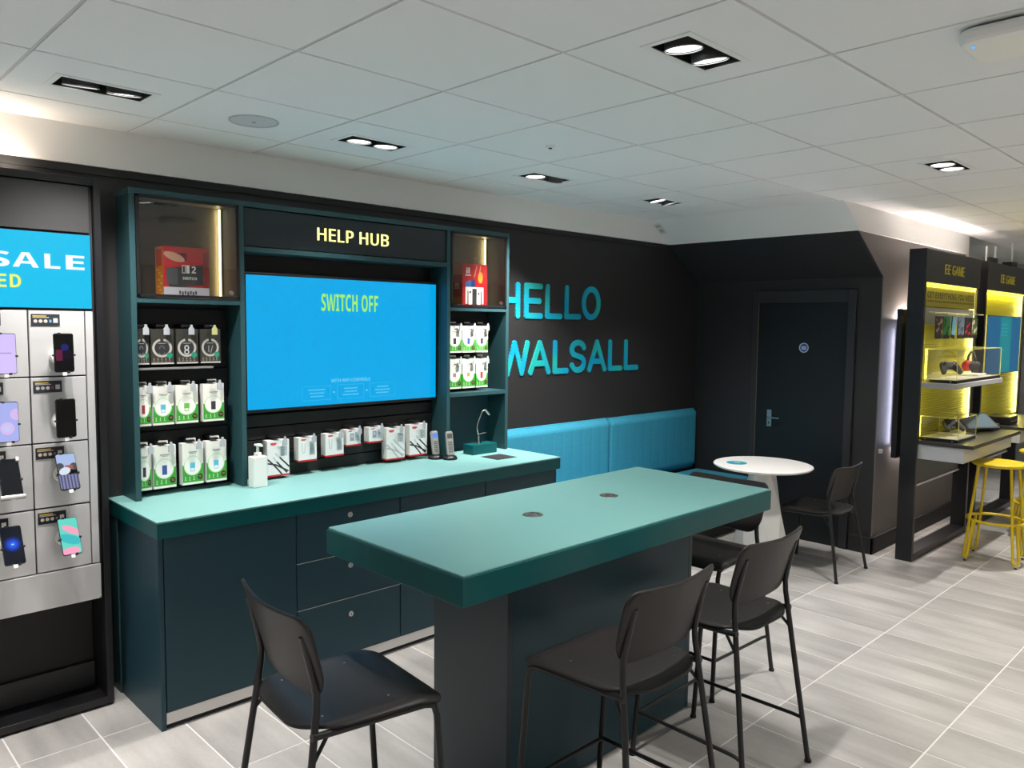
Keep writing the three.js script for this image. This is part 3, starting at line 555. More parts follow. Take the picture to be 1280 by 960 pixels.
{
  const zf = -3.78;
  const ring = [[1.222 + 0.008 + 0.001 * 0 + 0.0, 1.330], [1.337, 1.443], [1.454, 1.558], [1.569, 1.669]]; ring[0][0] = 1.264;
  const ringLabels = ['black ring-print pack half hidden by the left shelf upright', 'black ring-print pack with a faint dark loop picture', 'black ring-print pack with a pale figure-eight loop picture', 'black ring-print pack under the yellow ticket'];
  ring.forEach(([a, b], k) => { pack('strap_pack', ringLabels[k], 'black ring-print packs on the upper hooks', a, b, 1.527, 1.693, zf, 0.045, M.boxBlack, prints.ring[k], M.clear); hookAt((a + b) / 2, 1.700, zf, k === 3 ? M.yellowTicket : M.greyTicket, 0.012); });
  const g2 = [[1.264, 1.332], [1.340, 1.437], [1.446, 1.553], [1.577, 1.682]], g3 = [[1.264, 1.328], [1.336, 1.441], [1.470, 1.573], [1.587, 1.690]];
  const art2 = [7, 0, 2, 3], art3 = [3, 4, 1, 0];
  const l2 = ['green and white case pack with a red phone, middle row by the upright', 'green and white case pack with a blue phone, middle row', 'green and white case pack with a green phone, middle row', 'green and white case pack with a dark phone, middle row'];
  const l3 = ['green and white case pack by the upright, just above the worktop', 'green and white case pack with a navy phone, just above the worktop', 'green and white case pack with a blue phone beside the gap, above the worktop', 'green and white case pack with a blue phone beside the shelf divider, above the worktop'];
  g2.forEach(([a, b], k) => { pack('case_pack', l2[k], 'green and white case packs on hooks', a, b, 1.240, 1.425, zf, 0.04, M.boxWhite, prints.green[art2[k]], M.boxWhite); hookAt((a + b) / 2, 1.430, zf, M.greyTicket, 0.022); });
  g3.forEach(([a, b], k) => { pack('case_pack', l3[k], 'green and white case packs on hooks', a, b, 0.938, 1.142, zf, 0.04, M.boxWhite, prints.green[art3[k]], M.boxWhite); hookAt((a + b) / 2, 1.146, zf, M.greyTicket, 0.022); });
  const gr = [[3.124, 3.234], [3.240, 3.349], [3.355, 3.460]];
  const la = ['green and white case pack beside the divider, upper row right of the television', 'green and white case pack with a grey phone, upper row right of the television', 'green and white case pack at the open end, upper row right of the television'];
  const lb = ['green and white case pack beside the divider, lower row right of the television', 'green and white case pack with an orange phone, lower row right of the television', 'green and white case pack at the open end, lower row right of the television'];
  gr.forEach(([a, b], k) => { pack('case_pack', la[k], 'green and white case packs right of the television', a, b, 1.550, 1.722, zf, 0.04, M.boxWhite, prints.green[[3, 4, 3][k]], M.boxWhite); hookAt((a + b) / 2, 1.724, zf, M.greyTicket, 0.03); });
  gr.forEach(([a, b], k) => { pack('case_pack', lb[k], 'green and white case packs right of the television', a, b, 1.322, 1.512, zf, 0.04, M.boxGreen, prints.green[[6, 5, 7][k]], M.boxWhite); hookAt((a + b) / 2, 1.512, zf, M.greyTicket, 0.03); });
  const tv = [[1.909, 2.034, 0.922, 1.112, prints.cableBlack, 'white cable pack with black cable picture beside the pump bottle'], [2.088, 2.198, 0.981, 1.112, prints.earphone, 'white earphone pack beside the black cable pack under the television'], [2.252, 2.368, 0.990, 1.118, prints.earphone, 'white earphone pack beside the two small adapter packs'], [2.386, 2.481, 1.036, 1.130, prints.adapter, 'small white adapter pack beside the earphone pack'], [2.535, 2.635, 1.040, 1.131, prints.adapter, 'small white adapter pack beside the grey cable pack'], [2.658, 2.791, 0.925, 1.115, prints.cableGrey, 'tall white cable pack with pale grey cable picture'], [2.826, 2.960, 0.930, 1.122, prints.cableBlack, 'white cable pack with black cable picture beside the cordless phones']];
  for (const [a, b, y0, y1, m, label] of tv) { pack('cable_pack', label, 'white packs hanging under the television', a, b, y0, y1, zf, 0.05, M.boxWhite, m, M.clear, M.red); hookAt((a + b) / 2, y1 + 0.006, zf, M.greyTicket, 0.026); }
}
seat(shelving, 2.41, Y0, -3.81);

// ---------------------------------------------------------------- things on the counter
{
  const b = thing('pump_bottle', 'square white hand pump bottle on the aqua worktop', 'bottle');
  const x = 1.803, z = -3.672;
  obj('body', slab(rrect(0.078, 0.062, 0.010), 0.155, 0.004).rotateX(-Math.PI / 2).translate(x, Y0, z), M.whitePlastic, b);
  obj('collar', [cyl(x, Y0 + 0.155, Y0 + 0.172, z, 0.020, 0.018), cyl(x, Y0 + 0.172, Y0 + 0.205, z, 0.007)], M.whitePlastic, b);
  obj('pump_head', [bx(x - 0.016, x + 0.016, Y0 + 0.205, Y0 + 0.217, z - 0.012, z + 0.02, 0.005), bx(x - 0.006, x + 0.006, Y0 + 0.206, Y0 + 0.215, z + 0.015, z + 0.05, 0.004)], M.whitePlastic, b);
  obj('clear_cap', [bx(x - 0.033, x - 0.031, Y0 + 0.156, Y0 + 0.212, z - 0.026, z + 0.026), bx(x + 0.031, x + 0.033, Y0 + 0.156, Y0 + 0.212, z - 0.026, z + 0.026)], M.clear, b);
  seat(b, x, Y0, z);
  const keys = canvas(64, 128, (g, w, h) => { g.fillStyle = '#9a9894'; g.fillRect(0, 0, w, h); g.fillStyle = '#3b3b3d'; for (let i = 0; i < 3; i++) for (let j = 0; j < 6; j++) g.fillRect(8 + i * 17, 8 + j * 19, 13, 12); });
  function handset(label, x, z, turn, scr) {
    const p = thing('cordless_phone', label, 'telephone', 'cordless phones on the counter');
    const c = obj('cradle', new THREE.LatheGeometry([[0, 0], [0.044, 0], [0.046, 0.006], [0.040, 0.020], [0.022, 0.026], [0, 0.026]].map(([a, q]) => new THREE.Vector2(a, q)), 28), M.blackFrame, p);
    c.position.set(0, 0, 0);
    const h = obj('handset', slab(rrect(0.046, 0.148, 0.012), 0.022, 0.005).rotateX(-0.20).translate(0, 0.094, -0.016), mat([0.40, 0.39, 0.38], 0.35, { metalness: 0.3 }), p);
    obj('display', face(0.034, 0.030).translate(0, 0.045, 0.0225).rotateX(-0.20).translate(0, 0.094, -0.016), scr, h);
    obj('keypad', face(0.036, 0.078).translate(0, -0.024, 0.0225).rotateX(-0.20).translate(0, 0.094, -0.016), new THREE.MeshPhysicalMaterial({ map: keys, roughness: 0.4 }), h);
    p.position.set(x, Y0, z); p.rotation.y = turn; return p;
  }
  handset('silver cordless phone with a lit blue display on its cradle', 2.988, -3.735, -0.1, glow([0.10, 0.28, 0.85], 0.9));
  handset('silver cordless phone with a dark display on its cradle', 3.042, -3.660, -0.25, mat([0.10, 0.09, 0.08], 0.3));
  const k = thing('goose_neck_holder', 'chrome gooseneck arm on a small dark teal block', 'holder');
  obj('block', bx(3.24, 3.447, Y0, 0.968, -3.765, -3.672, 0.002), M.tealSkirt, k);
  obj('socket', [cyl(3.325, 0.968, 0.985, -3.715, 0.014, 0.011), cyl(3.325, 0.985, 1.02, -3.715, 0.007)], M.chrome, k);
  obj('lever', pipe([[3.318, 1.022, -3.715], [3.35, 1.03, -3.71], [3.372, 1.034, -3.70]], 0.005, 0.01), M.blackFrame, k);
  obj('arm', tube([[3.325, 1.02, -3.715], [3.312, 1.075, -3.715], [3.332, 1.14, -3.71], [3.352, 1.178, -3.705], [3.372, 1.184, -3.70]], 0.0045, false, 40), M.chrome, k);
  obj('nozzle', pipe([[3.368, 1.186, -3.70], [3.395, 1.150, -3.69]], 0.0085), M.chrome, k);
  seat(k, 3.34, Y0, -3.72);
}

// ---------------------------------------------------------------- island table
{
  const t = thing('island_table', 'long standing-height island table with pale aqua top', 'table');
  const x0 = 1.490, x1 = 3.378, z0 = -2.500, z1 = -1.730, y = 0.982;
  obj('top_sheet', bx(x0 + 0.005, x1 - 0.005, y - 0.010, y, z0 + 0.005, z1 - 0.005, 0.004), M.aquaIsland, t, 'pale aqua laminate top');
  obj('edge_band', bx(x0, x1, y - 0.098, y - 0.0085, z0, z1, 0.003), M.tealSkirt, t, 'deep teal table edge');
  obj('base_panel', bx(1.8695, 2.9695, 0.0, y - 0.098, z1 - 0.20, z1 - 0.1725, 0.0015), M.teal, t);
  obj('base_panel', bx(1.8695, 2.9695, 0.0, y - 0.098, z0 + 0.1905, z0 + 0.215, 0.0015), M.teal, t);
  obj('end_panel', bx(1.845, 1.869, 0.0, y - 0.098, z0 + 0.19, z1 - 0.172, 0.0015), M.slate, t, 'slate end panel');
  obj('end_panel', bx(2.970, 2.994, 0.0, y - 0.098, z0 + 0.19, z1 - 0.172, 0.0015), M.slate, t, 'slate end panel');
  obj('floor_trim', [bx(1.845, 2.994, 0.0, 0.006, z1 - 0.172, z1 - 0.169)], M.steel, t);
  const power = mat([0.16, 0.15, 0.14], 0.35, { metalness: 0.5 });
  for (const [x, z] of [[2.192, -2.124], [2.694, -2.144]]) {
    const s = obj('power_outlet', cyl(x, y - 0.001, y + 0.002, z, 0.042, 0.040, 36), power, t, 'round grey power outlet');
    for (let k = 0; k < 5; k++) { const a = k * 1.257 + 0.4; obj('socket_slot', bx(-0.007, 0.007, 0, 0.0006, -0.004, 0.004).rotateY(a).translate(x + 0.022 * Math.cos(a), y + 0.002, z + 0.022 * Math.sin(a)), k % 2 ? M.steel : M.blackMatt, s); }
  }
  seat(t, (x0 + x1) / 2, 0, (z0 + z1) / 2);
}

// ---------------------------------------------------------------- chairs and stools
function shell(nu, nv, half, pos, th) {                // thin curved sheet with rounded rim
  const P = [], I = [], at = [];
  const ptn = (u, v) => v3(pos(u * half(v), v));
  for (let j = 0; j <= nv; j++) for (let i = 0; i <= nu; i++) {
    const v = Math.sin(Math.PI / 2 * (2 * j / nv - 1)), u = 2 * i / nu - 1, e = 0.004;
    const p = ptn(u, v), a = ptn(Math.min(1, u + e), v).sub(ptn(Math.max(-1, u - e), v)), x = u * half(v);
    const b = v3(pos(x, Math.min(1, v + e))).sub(v3(pos(x, Math.max(-1, v - e))));
    const n = a.cross(b).normalize(); at.push([p, n]);
  }
  const id = (i, j) => j * (nu + 1) + i, N = at.length;
  for (const [p] of at) P.push(p.x, p.y, p.z);
  for (const [p, n] of at) P.push(p.x - n.x * th, p.y - n.y * th, p.z - n.z * th);
  for (let j = 0; j < nv; j++) for (let i = 0; i < nu; i++) { const a = id(i, j), b = id(i + 1, j), c = id(i + 1, j + 1), d = id(i, j + 1); I.push(a, b, c, a, c, d, a + N, c + N, b + N, a + N, d + N, c + N); }
  const loop = []; for (let i = 0; i < nu; i++) loop.push(id(i, 0)); for (let j = 0; j < nv; j++) loop.push(id(nu, j)); for (let i = nu; i > 0; i--) loop.push(id(i, nv)); for (let j = nv; j > 0; j--) loop.push(id(0, j));
  const cen = new THREE.Vector3(); for (const k of loop) cen.add(at[k][0]); cen.multiplyScalar(1 / loop.length);
  const m0 = P.length / 3;
  for (const k of loop) { const [p, n] = at[k]; const o = p.clone().sub(cen); o.addScaledVector(n, -o.dot(n)).setLength(th * 0.45); P.push(p.x - n.x * th / 2 + o.x, p.y - n.y * th / 2 + o.y, p.z - n.z * th / 2 + o.z); }
  for (let k = 0; k < loop.length; k++) { const l = (k + 1) % loop.length, a = loop[k], b = loop[l], ma = m0 + k, mb = m0 + l; I.push(a, ma, b, b, ma, mb, ma, a + N, mb, mb, a + N, b + N); }
  const g = new THREE.BufferGeometry(); g.setAttribute('position', new THREE.Float32BufferAttribute(P, 3)); g.setIndex(I); g.computeVertexNormals();
  g.setAttribute('uv', new THREE.Float32BufferAttribute(new Float32Array(P.length / 3 * 2), 2)); return g;
}
function makeChair(name, label, H, category, footrest) {     // H: seat height; faces -z
  const c = thing(name, label, category, undefined);
  const corner = (t, r, D) => { const rn = r / (D / 2), k = (t - (1 - rn)) / rn; return k > 0 ? r * (1 - Math.sqrt(Math.max(0, 1 - k * k))) : 0; };
  const D = 0.445;
  const half = (v) => 0.228 - 0.010 * (1 - v) - (v > 0 ? corner(v, 0.055, D) : corner(-v, 0.13, D));
  const seatPos = (x, v) => {
    const z = v * D / 2 - 0.020;
    const front = Math.max(0, (-v - 0.55) / 0.45), back = Math.max(0, (v - 0.70) / 0.30), side = Math.abs(x) / 0.22;
    return [x, H - 0.030 * front * front - 0.012 * back * back - 0.014 * (1 - Math.pow(side, 2)) * (1 - front) * (0.6 + 0.4 * Math.cos(v * 2.2)) - 0.012 * Math.pow(Math.max(0, side - 0.82) / 0.18, 2), z];
  };
  obj('seat', shell(26, 26, half, (x, v) => { const p = seatPos(x, -v); return p; }, 0.012), M.chairShell, c);
  // backrest: curved sheet leaning back
  const BH = 0.235, yb = H + 0.068, W = 0.235;
  const bh = (v) => W - 0.022 * (1 - v) * 0.5 - (v > 0 ? corner(v, 0.045, BH) : corner(-v, 0.080, BH));
  const backPos = (x, v) => { const t = (v + 1) / 2; return [x, yb + BH * t + 0.010 * Math.abs(x) / W * t, 0.170 + 0.056 * t + 0.016 * t * t - 0.55 * x * x]; };
  obj('backrest', shell(26, 22, bh, backPos, 0.011), M.chairShell, c);
  const r = 0.0105;
  for (const s of [-1, 1]) {
    obj('rear_leg', pipe([[s * 0.25, 0.004, 0.257], [s * 0.192, H + 0.085, 0.158], [s * 0.188, H + 0.258, 0.198]], r, 0.04), M.chairSteel, c);
    obj('front_leg', pipe([[s * 0.222, 0.004, -0.257], [s * 0.208, H - 0.036, -0.212], [s * 0.198, H - 0.028, 0.12], [s * 0.206, H - 0.02, 0.182]], r, 0.035), M.chairSteel, c);
    obj('foot_cap', cyl(s * 0.25, 0, 0.012, 0.257, 0.014, 0.0125, 14), M.blackMatt, c); obj('foot_cap', cyl(s * 0.222, 0, 0.012, -0.257, 0.014, 0.0125, 14), M.blackMatt, c);
    obj('brace', pipe([[s * 0.207, H - 0.105, 0.187], [s * 0.185, H - 0.028, 0.120]], 0.006), M.chairSteel, c);
  }
  obj('seat_rail', pipe([[-0.198, H - 0.026, -0.09], [0.198, H - 0.026, -0.09]], 0.008), M.chairSteel, c);
  if (footrest) { const y = 0.185, k = y / (H - 0.03), fx = 0.222 - 0.019 * k, fz = -0.257 + 0.067 * k, kb = y / (H + 0.085), ax = 0.25 - 0.058 * kb, az = 0.257 - 0.099 * kb;
    for (const s of [-1, 1]) obj('footrest_bar', pipe([[s * ax, y - 0.006, az], [s * (ax - 0.006), y, az - 0.03], [s * fx, y, fz]], 0.0075, 0.02), M.chairSteel, c);
    obj('footrest_bar', pipe([[-fx, y, fz], [fx, y, fz]], 0.0075), M.chairSteel, c); }
  for (const s of [-1, 1]) for (const z of [-0.09, 0.12]) { const p = seatPos(s * 0.14, (z + 0.020) / (D / 2)); obj('screw', cyl(p[0], p[1] - 0.001, p[1] + 0.0012, p[2], 0.0035, 0.003, 10), M.steel, c); }
  return c;
}
const stool = makeChair('bar_stool', 'black bar stool on the long side of the island, nearer the gaming bays', 0.645, 'bar stool', true);
stool.position.set(2.712, 0, -1.577);
stool.userData.group = 'black bar stools around the island';
dup(stool, 'black bar stool on the long side of the island, nearer the phone display', [2.018, 0, -1.548]);
dup(stool, 'black bar stool at the island end beside the wide cabinet door', [1.228, 0, -1.995], -Math.PI / 2 - 0.09);
dup(stool, 'black bar stool at the island end facing away from the round white table', [3.375, 0, -2.075], Math.PI / 2);
const cafe = makeChair('side_chair', 'black low side chair standing at the round white table', 0.465, 'chair', false);
cafe.position.set(5.468, 0, -2.437);

// ---------------------------------------------------------------- round table
{
  const t = thing('round_table', 'round white table on a faceted tapering pedestal', 'table');
  const x = 5.235, z = -2.755;
  obj('tabletop', new THREE.LatheGeometry([[0, 0.716], [0.30, 0.716], [0.335, 0.722], [0.348, 0.732], [0.346, 0.739], [0.338, 0.742], [0, 0.742]].map(([a, b]) => new THREE.Vector2(a, b)), 64), M.whitePlastic, t).position.set(x, 0, z);
  const P = [], n = 6, tp = [], mp = [], bp = [];
  for (let k = 0; k < n; k++) { const a = k / n * Math.PI * 2, b = a + Math.PI / n; tp.push([0.088 * Math.cos(a), 0.716, 0.088 * Math.sin(a)]); mp.push([0.150 * Math.cos(b), 0.42, 0.150 * Math.sin(b)]); bp.push([0.225 * Math.cos(a), 0.0, 0.225 * Math.sin(a)]); }
  for (let k = 0; k < n; k++) { const l = (k + 1) % n, q = (k + n - 1) % n; P.push(...tp[k], ...tp[l], ...mp[k], ...tp[k], ...mp[k], ...mp[q], ...mp[k], ...bp[l], ...bp[k], ...mp[q], ...mp[k], ...bp[k]); }
  const g = new THREE.BufferGeometry(); g.setAttribute('position', new THREE.Float32BufferAttribute(P, 3)); g.computeVertexNormals(); g.setAttribute('uv', new THREE.Float32BufferAttribute(new Float32Array(P.length / 3 * 2), 2));
  const ped = obj('pedestal', g, new THREE.MeshPhysicalMaterial({ color: lin(0.72, 0.72, 0.70), roughness: 0.45, side: THREE.DoubleSide }), t); ped.position.set(x, 0, z);
  seat(t, x, 0, z);
  const s = thing('round_coaster', 'round printed blue coaster on the white table', 'coaster');
  const map = canvas(128, 128, (c, w) => { c.fillStyle = '#189fb4'; c.fillRect(0, 0, w, w); c.fillStyle = '#8fd0c8'; c.beginPath(); c.arc(78, 62, 24, 0, 7); c.fill(); c.fillStyle = '#4f8fd0'; c.fillRect(24, 40, 34, 40); c.fillStyle = '#d8c070'; c.beginPath(); c.arc(88, 70, 10, 0, 7); c.fill(); });
  obj('disc', cyl(5.13, 0.7421, 0.7436, -2.905, 0.072, 0.072, 40), mat([0.01, 0.34, 0.45], 0.5), s);
  obj('print', new THREE.CircleGeometry(0.068, 40).rotateX(-Math.PI / 2).translate(5.13, 0.7439, -2.905), new THREE.MeshPhysicalMaterial({ map, roughness: 0.5 }), s);
  seat(s, 5.13, 0.7421, -2.905);
}

// ---------------------------------------------------------------- phone display bay
{
  const b = thing('phone_display_bay', 'black framed wall bay with silver panels for phones', 'display');
  const xl = -0.66, xr = 1.112, zf = -3.70, zb = -3.898;
  obj('frame', [bx(xr - 0.028, xr, 0.012, 2.335, zb, zf + 0.006, 0.002), bx(xl, xl + 0.028, 0.012, 2.335, zb, zf + 0.006, 0.002), bx(xl + 0.027, xr - 0.027, 2.303, 2.3345, zb, zf + 0.005, 0.002), bx(xl + 0.027, xr - 0.027, 0.0125, 0.045, zb, zf + 0.005, 0.002)], M.blackFrame, b);
  obj('plinth', bx(xl + 0.02, xr - 0.02, 0, 0.013, zb, zf - 0.03), M.blackMatt, b);
  obj('fascia_panel', bx(xl + 0.03, 1.067, 2.102, 2.298, -3.76, zf - 0.004, 0.0015), M.charcoal, b, 'plain dark grey header panel');
  obj('core', [bx(xl + 0.03, xr - 0.03, 0.50, 2.30, zb, zf - 0.02), bx(xl + 0.03, xr - 0.03, 0.05, 0.50, zb, zb + 0.02)], M.blackMatt, b);
  obj('inner_skirting', bx(xl + 0.03, xr - 0.03, 0.045, 0.16, zb + 0.02, zb + 0.04, 0.003), M.charcoal, b);
  const map = canvas(1600, 292, (g, w, h) => {           // 1.712 m x 0.312 m, right end at x = 1.068
    const X = (x) => (x + 0.644) / 1.712 * w, Y = (y) => (2.092 - y) / 0.312 * h;
    g.fillStyle = '#0bbcea'; g.fillRect(0, 0, w, h);
    const put = (t, x0, x1, y0, y1, c) => { g.save(); g.fillStyle = c; g.font = 'bold 100px sans-serif'; const m = g.measureText(t), cap = 71.5; g.translate(X(x0), Y(y0)); g.scale((X(x1) - X(x0)) / m.width, (Y(y0) - Y(y1)) / cap); g.fillText(t, 0, 0); g.restore(); };
    put('S', 0.690, 0.775, 1.944, 2.004, '#ffffff'); put('A', 0.778, 0.872, 1.944, 2.004, '#ffffff'); put('L', 0.880, 0.956, 1.944, 2.004, '#ffffff'); put('E', 0.957, 1.054, 1.944, 2.004, '#ffffff');
    put('E', 0.712, 0.760, 1.860, 1.914, '#eef06a'); put('D', 0.760, 0.810, 1.860, 1.914, '#eef06a');
  });
  obj('header_screen', face(1.712, 0.312).translate(0.212, 1.936, zf - 0.0015), new THREE.MeshStandardMaterial({ color: 0x000000, roughness: 0.3, emissive: 0xffffff, emissiveMap: map, emissiveIntensity: 0.90 }), b, 'bright blue lit header reading SALE');
  obj('screen_back', bx(-0.646, 1.069, 1.779, 2.093, zf - 0.02, zf - 0.002), M.blackFrame, b);
  const rows = [[1.496, 1.768], [1.216, 1.489], [0.940, 1.209], [0.664, 0.932]], cols = [[0.828, 1.036], [0.615, 0.822], [0.402, 0.609], [0.189, 0.396]];
  for (const [y0, y1] of rows) for (const [x0, x1] of cols) obj('silver_panel', bx(x0, x1, y0, y1, zf - 0.02, zf - 0.002, 0.001), M.silverPanel, b);
  obj('edge_panel', bx(1.041, 1.070, 0.664, 1.768, zf - 0.02, zf - 0.002, 0.001), M.silverPanel, b);
  obj('shelf_panel', bx(xl + 0.03, 1.072, 0.502, 0.658, zf - 0.02, zf + 0.003, 0.0015), M.silverPanel, b);
  obj('screw', cyl(0, 0, 0.003, 0, 0.004, 0.004, 10).rotateX(Math.PI / 2).translate(1.066, 0.506, zf + 0.003), M.chrome, b);
  const card = (seed) => new THREE.MeshPhysicalMaterial({ roughness: 0.4, map: canvas(160, 72, (g, w, h) => { g.fillStyle = ['#2c3238', '#2e3040', '#2b2324', '#16191c'][seed % 4]; g.fillRect(0, 0, w, h); g.fillStyle = '#d8b43c'; g.fillRect(6, 7, 78, 7); g.fillStyle = '#cfcfcf'; g.fillRect(6, 18, 94, 4); g.fillStyle = '#c8c2b8'; for (let k = 0; k < 3; k++) { g.beginPath(); g.arc(22 + k * 29, 44, 11, 0, 7); g.fill(); } g.fillStyle = ['#6ea0d8', '#b0407c', '#70706c', '#8c8c90'][seed % 4]; g.fillRect(100, 34, 14, 18); g.fillStyle = '#d8d8d0'; g.fillRect(124, 24, 26, 30); }) });
  const screens = [
    [(g, w, h) => { g.fillStyle = '#090a10'; g.fillRect(0, 0, w, h); g.fillStyle = '#2a2f8c'; g.beginPath(); g.arc(70, 96, 26, 0, 7); g.fill(); g.fillStyle = '#7a2a50'; g.fillRect(8, 112, 46, 80); g.fillStyle = '#20122c'; g.fillRect(54, 120, 60, 60); }, 0.5],
    [(g, w, h) => { g.fillStyle = '#060607'; g.fillRect(0, 0, w, h); g.fillStyle = '#141416'; g.fillRect(0, 10, w, 14); }, 0.4],
    [(g, w, h) => { g.fillStyle = '#a9bfe6'; g.fillRect(0, 0, w, 118); g.fillStyle = '#4c4f55'; g.beginPath(); g.arc(18, 92, 26, 0, 7); g.arc(112, 100, 28, 0, 7); g.fill(); g.fillStyle = '#a8614c'; g.fillRect(50, 88, 54, 34); g.fillStyle = '#d9e2ee'; g.beginPath(); g.ellipse(44, 132, 40, 28, -0.4, 0, 7); g.fill(); g.fillStyle = '#8284b0'; g.fillRect(0, 160, w, 110); g.fillStyle = '#4a4a62'; for (let k = 0; k < 6; k++) g.fillRect(8 + k * 22, 160, 9, 110); }, 0.85],
    [(g, w, h) => { g.fillStyle = '#62d2c0'; g.fillRect(0, 0, w, h); g.fillStyle = '#f0a0bc'; g.beginPath(); g.ellipse(80, 92, 70, 26, 0.55, 0, 7); g.fill(); g.beginPath(); g.ellipse(40, 258, 80, 36, -0.2, 0, 7); g.fill(); g.fillStyle = '#3cb8bc'; g.beginPath(); g.ellipse(60, 160, 80, 34, 0.4, 0, 7); g.fill(); }, 0.9],
    [(g, w, h) => { g.fillStyle = '#cdbcf2'; g.fillRect(0, 0, w, h); g.fillStyle = '#8d80b8'; for (let k = 0; k < 6; k++) g.fillRect(30 + k * 12, 128, 8, 8); }, 0.95],
    [(g, w, h) => { g.fillStyle = '#a5aee8'; g.fillRect(0, 0, w, h); g.fillStyle = '#d3b6ea'; g.beginPath(); g.arc(58, 180, 44, 0, 7); g.arc(118, 84, 40, 0, 7); g.fill(); g.fillStyle = '#bfc6f0'; g.beginPath(); g.arc(58, 180, 24, 0, 7); g.fill(); }, 0.9],
    [(g, w, h) => { g.fillStyle = '#10131d'; g.fillRect(0, 0, w, h); }, 0.6],
    [(g, w, h) => { g.fillStyle = '#0a1020'; g.fillRect(0, 0, w, h); const r = g.createRadialGradient(64, 130, 4, 64, 130, 62); r.addColorStop(0, '#2f7dff'); r.addColorStop(0.5, '#1540c8'); r.addColorStop(1, '#0a1020'); g.fillStyle = r; g.fillRect(0, 60, w, 140); g.fillStyle = '#dfeaff'; g.fillRect(56, 126, 16, 7); }, 0.8],
  ];
  const phoneLabels = ['smartphone with a dark blue and maroon screen, top row', 'smartphone with a plain black screen, second row', 'smartphone with a person in pale blue on its screen, tilted', 'smartphone with an aqua and pink wave screen, bottom row', 'smartphone with a plain lilac screen, top row', 'smartphone with lavender circles on its screen, second row', 'dark smartphone held in a rugged clamp, third row', 'smartphone with a glowing blue burst on its screen, bottom row'];
  let k = 0;
  for (const ci of [0, 1]) for (let ri = 0; ri < 4; ri++, k++) {
    const [x0] = cols[ci], [, y1] = rows[ri];
    obj('price_card', bx(x0 + 0.008, x0 + 0.114, y1 - 0.063, y1 - 0.014, zf - 0.002, zf + 0.001, 0.0005), M.blackMatt, b);
    obj('card_print', face(0.103, 0.046).translate(x0 + 0.061, y1 - 0.0385, zf + 0.0014), card(ri), b);
    const x = [0.934, 0.726][ci], y = [1.594, 1.321, 1.093, 0.817][ri], tilt = ri < 2 ? 0.04 : 0.52, z = -3.63;
    const mount = obj('phone_mount', cyl(0, 0, 0.02, 0, 0.034, 0.030, 28).rotateX(Math.PI / 2).translate(x - 0.004, y - 0.015, zf - 0.002), M.whitePlastic, b);
    obj('mount_arm', pipe([[x - 0.004, y - 0.015, zf + 0.016], [x, y, z - 0.006]], 0.011), M.whitePlastic, mount);
    const p = thing('smartphone', phoneLabels[k], 'phone', 'phones on the silver panels');
    const turn = (g) => g.rotateX(-tilt).translate(x, y, z);
    obj('body', turn(slab(rrect(0.075, 0.162, 0.009), 0.0085, 0.002)), M.blackFrame, p);
    const map = canvas(128, 272, screens[k][0]);
    const scr = slab(rrect(0.071, 0.156, 0.007), 0.0003); const pp = scr.attributes.position, uv = scr.attributes.uv; for (let i = 0; i < pp.count; i++) uv.setXY(i, pp.getX(i) / 0.071 + 0.5, pp.getY(i) / 0.156 + 0.5);
    obj('screen', turn(scr.translate(0, 0, 0.0086)), new THREE.MeshStandardMaterial({ color: 0x050505, roughness: 0.15, emissive: 0xffffff, emissiveMap: map, emissiveIntensity: screens[k][1] }), p);
    for (const s of [-1, 1]) obj('security_clip', turn(bx(s * 0.038 - 0.005, s * 0.038 + 0.005, -0.014, -0.006, -0.004, 0.012, 0.0015)), M.blackFrame, p);
    obj('security_clip', turn(bx(0.010, 0.020, -0.085, -0.076, -0.004, 0.012, 0.0015)), M.blackFrame, p);
    obj('security_clip', turn(bx(-0.020, -0.010, 0.076, 0.084, -0.004, 0.012, 0.0015)), M.blackFrame, p);
    obj('charging_plug', turn(bx(-0.008, 0.008, -0.095, -0.080, 0.001, 0.008, 0.001)), M.whitePlastic, p);
    if (k === 6) obj('rugged_clamp', turn(merge([bx(-0.045, 0.045, -0.092, -0.074, -0.006, 0.014, 0.005), bx(-0.042, -0.026, 0.066, 0.086, -0.006, 0.014, 0.004), bx(0.026, 0.042, 0.066, 0.086, -0.006, 0.014, 0.004)])), M.steel, p);
    seat(p, x, y, z);
  }
  // light strip lying on top of the bay, washing the white band
  obj('led_strip', bx(xl + 0.1, 0.86, 2.336, 2.344, -3.84, -3.828), glow([1, 0.86, 0.72], 2), b);
  const q = new THREE.RectAreaLight(new THREE.Color(1, 0.84, 0.68), 120, 0.86 - xl - 0.1, 0.012); q.name = 'bay_wash_light'; q.position.set((xl + 0.96) / 2, 2.347, -3.834); q.lookAt((xl + 0.96) / 2, 3.4, -3.95); scene.add(q);
  seat(b, 0.23, 0, -3.8);
}

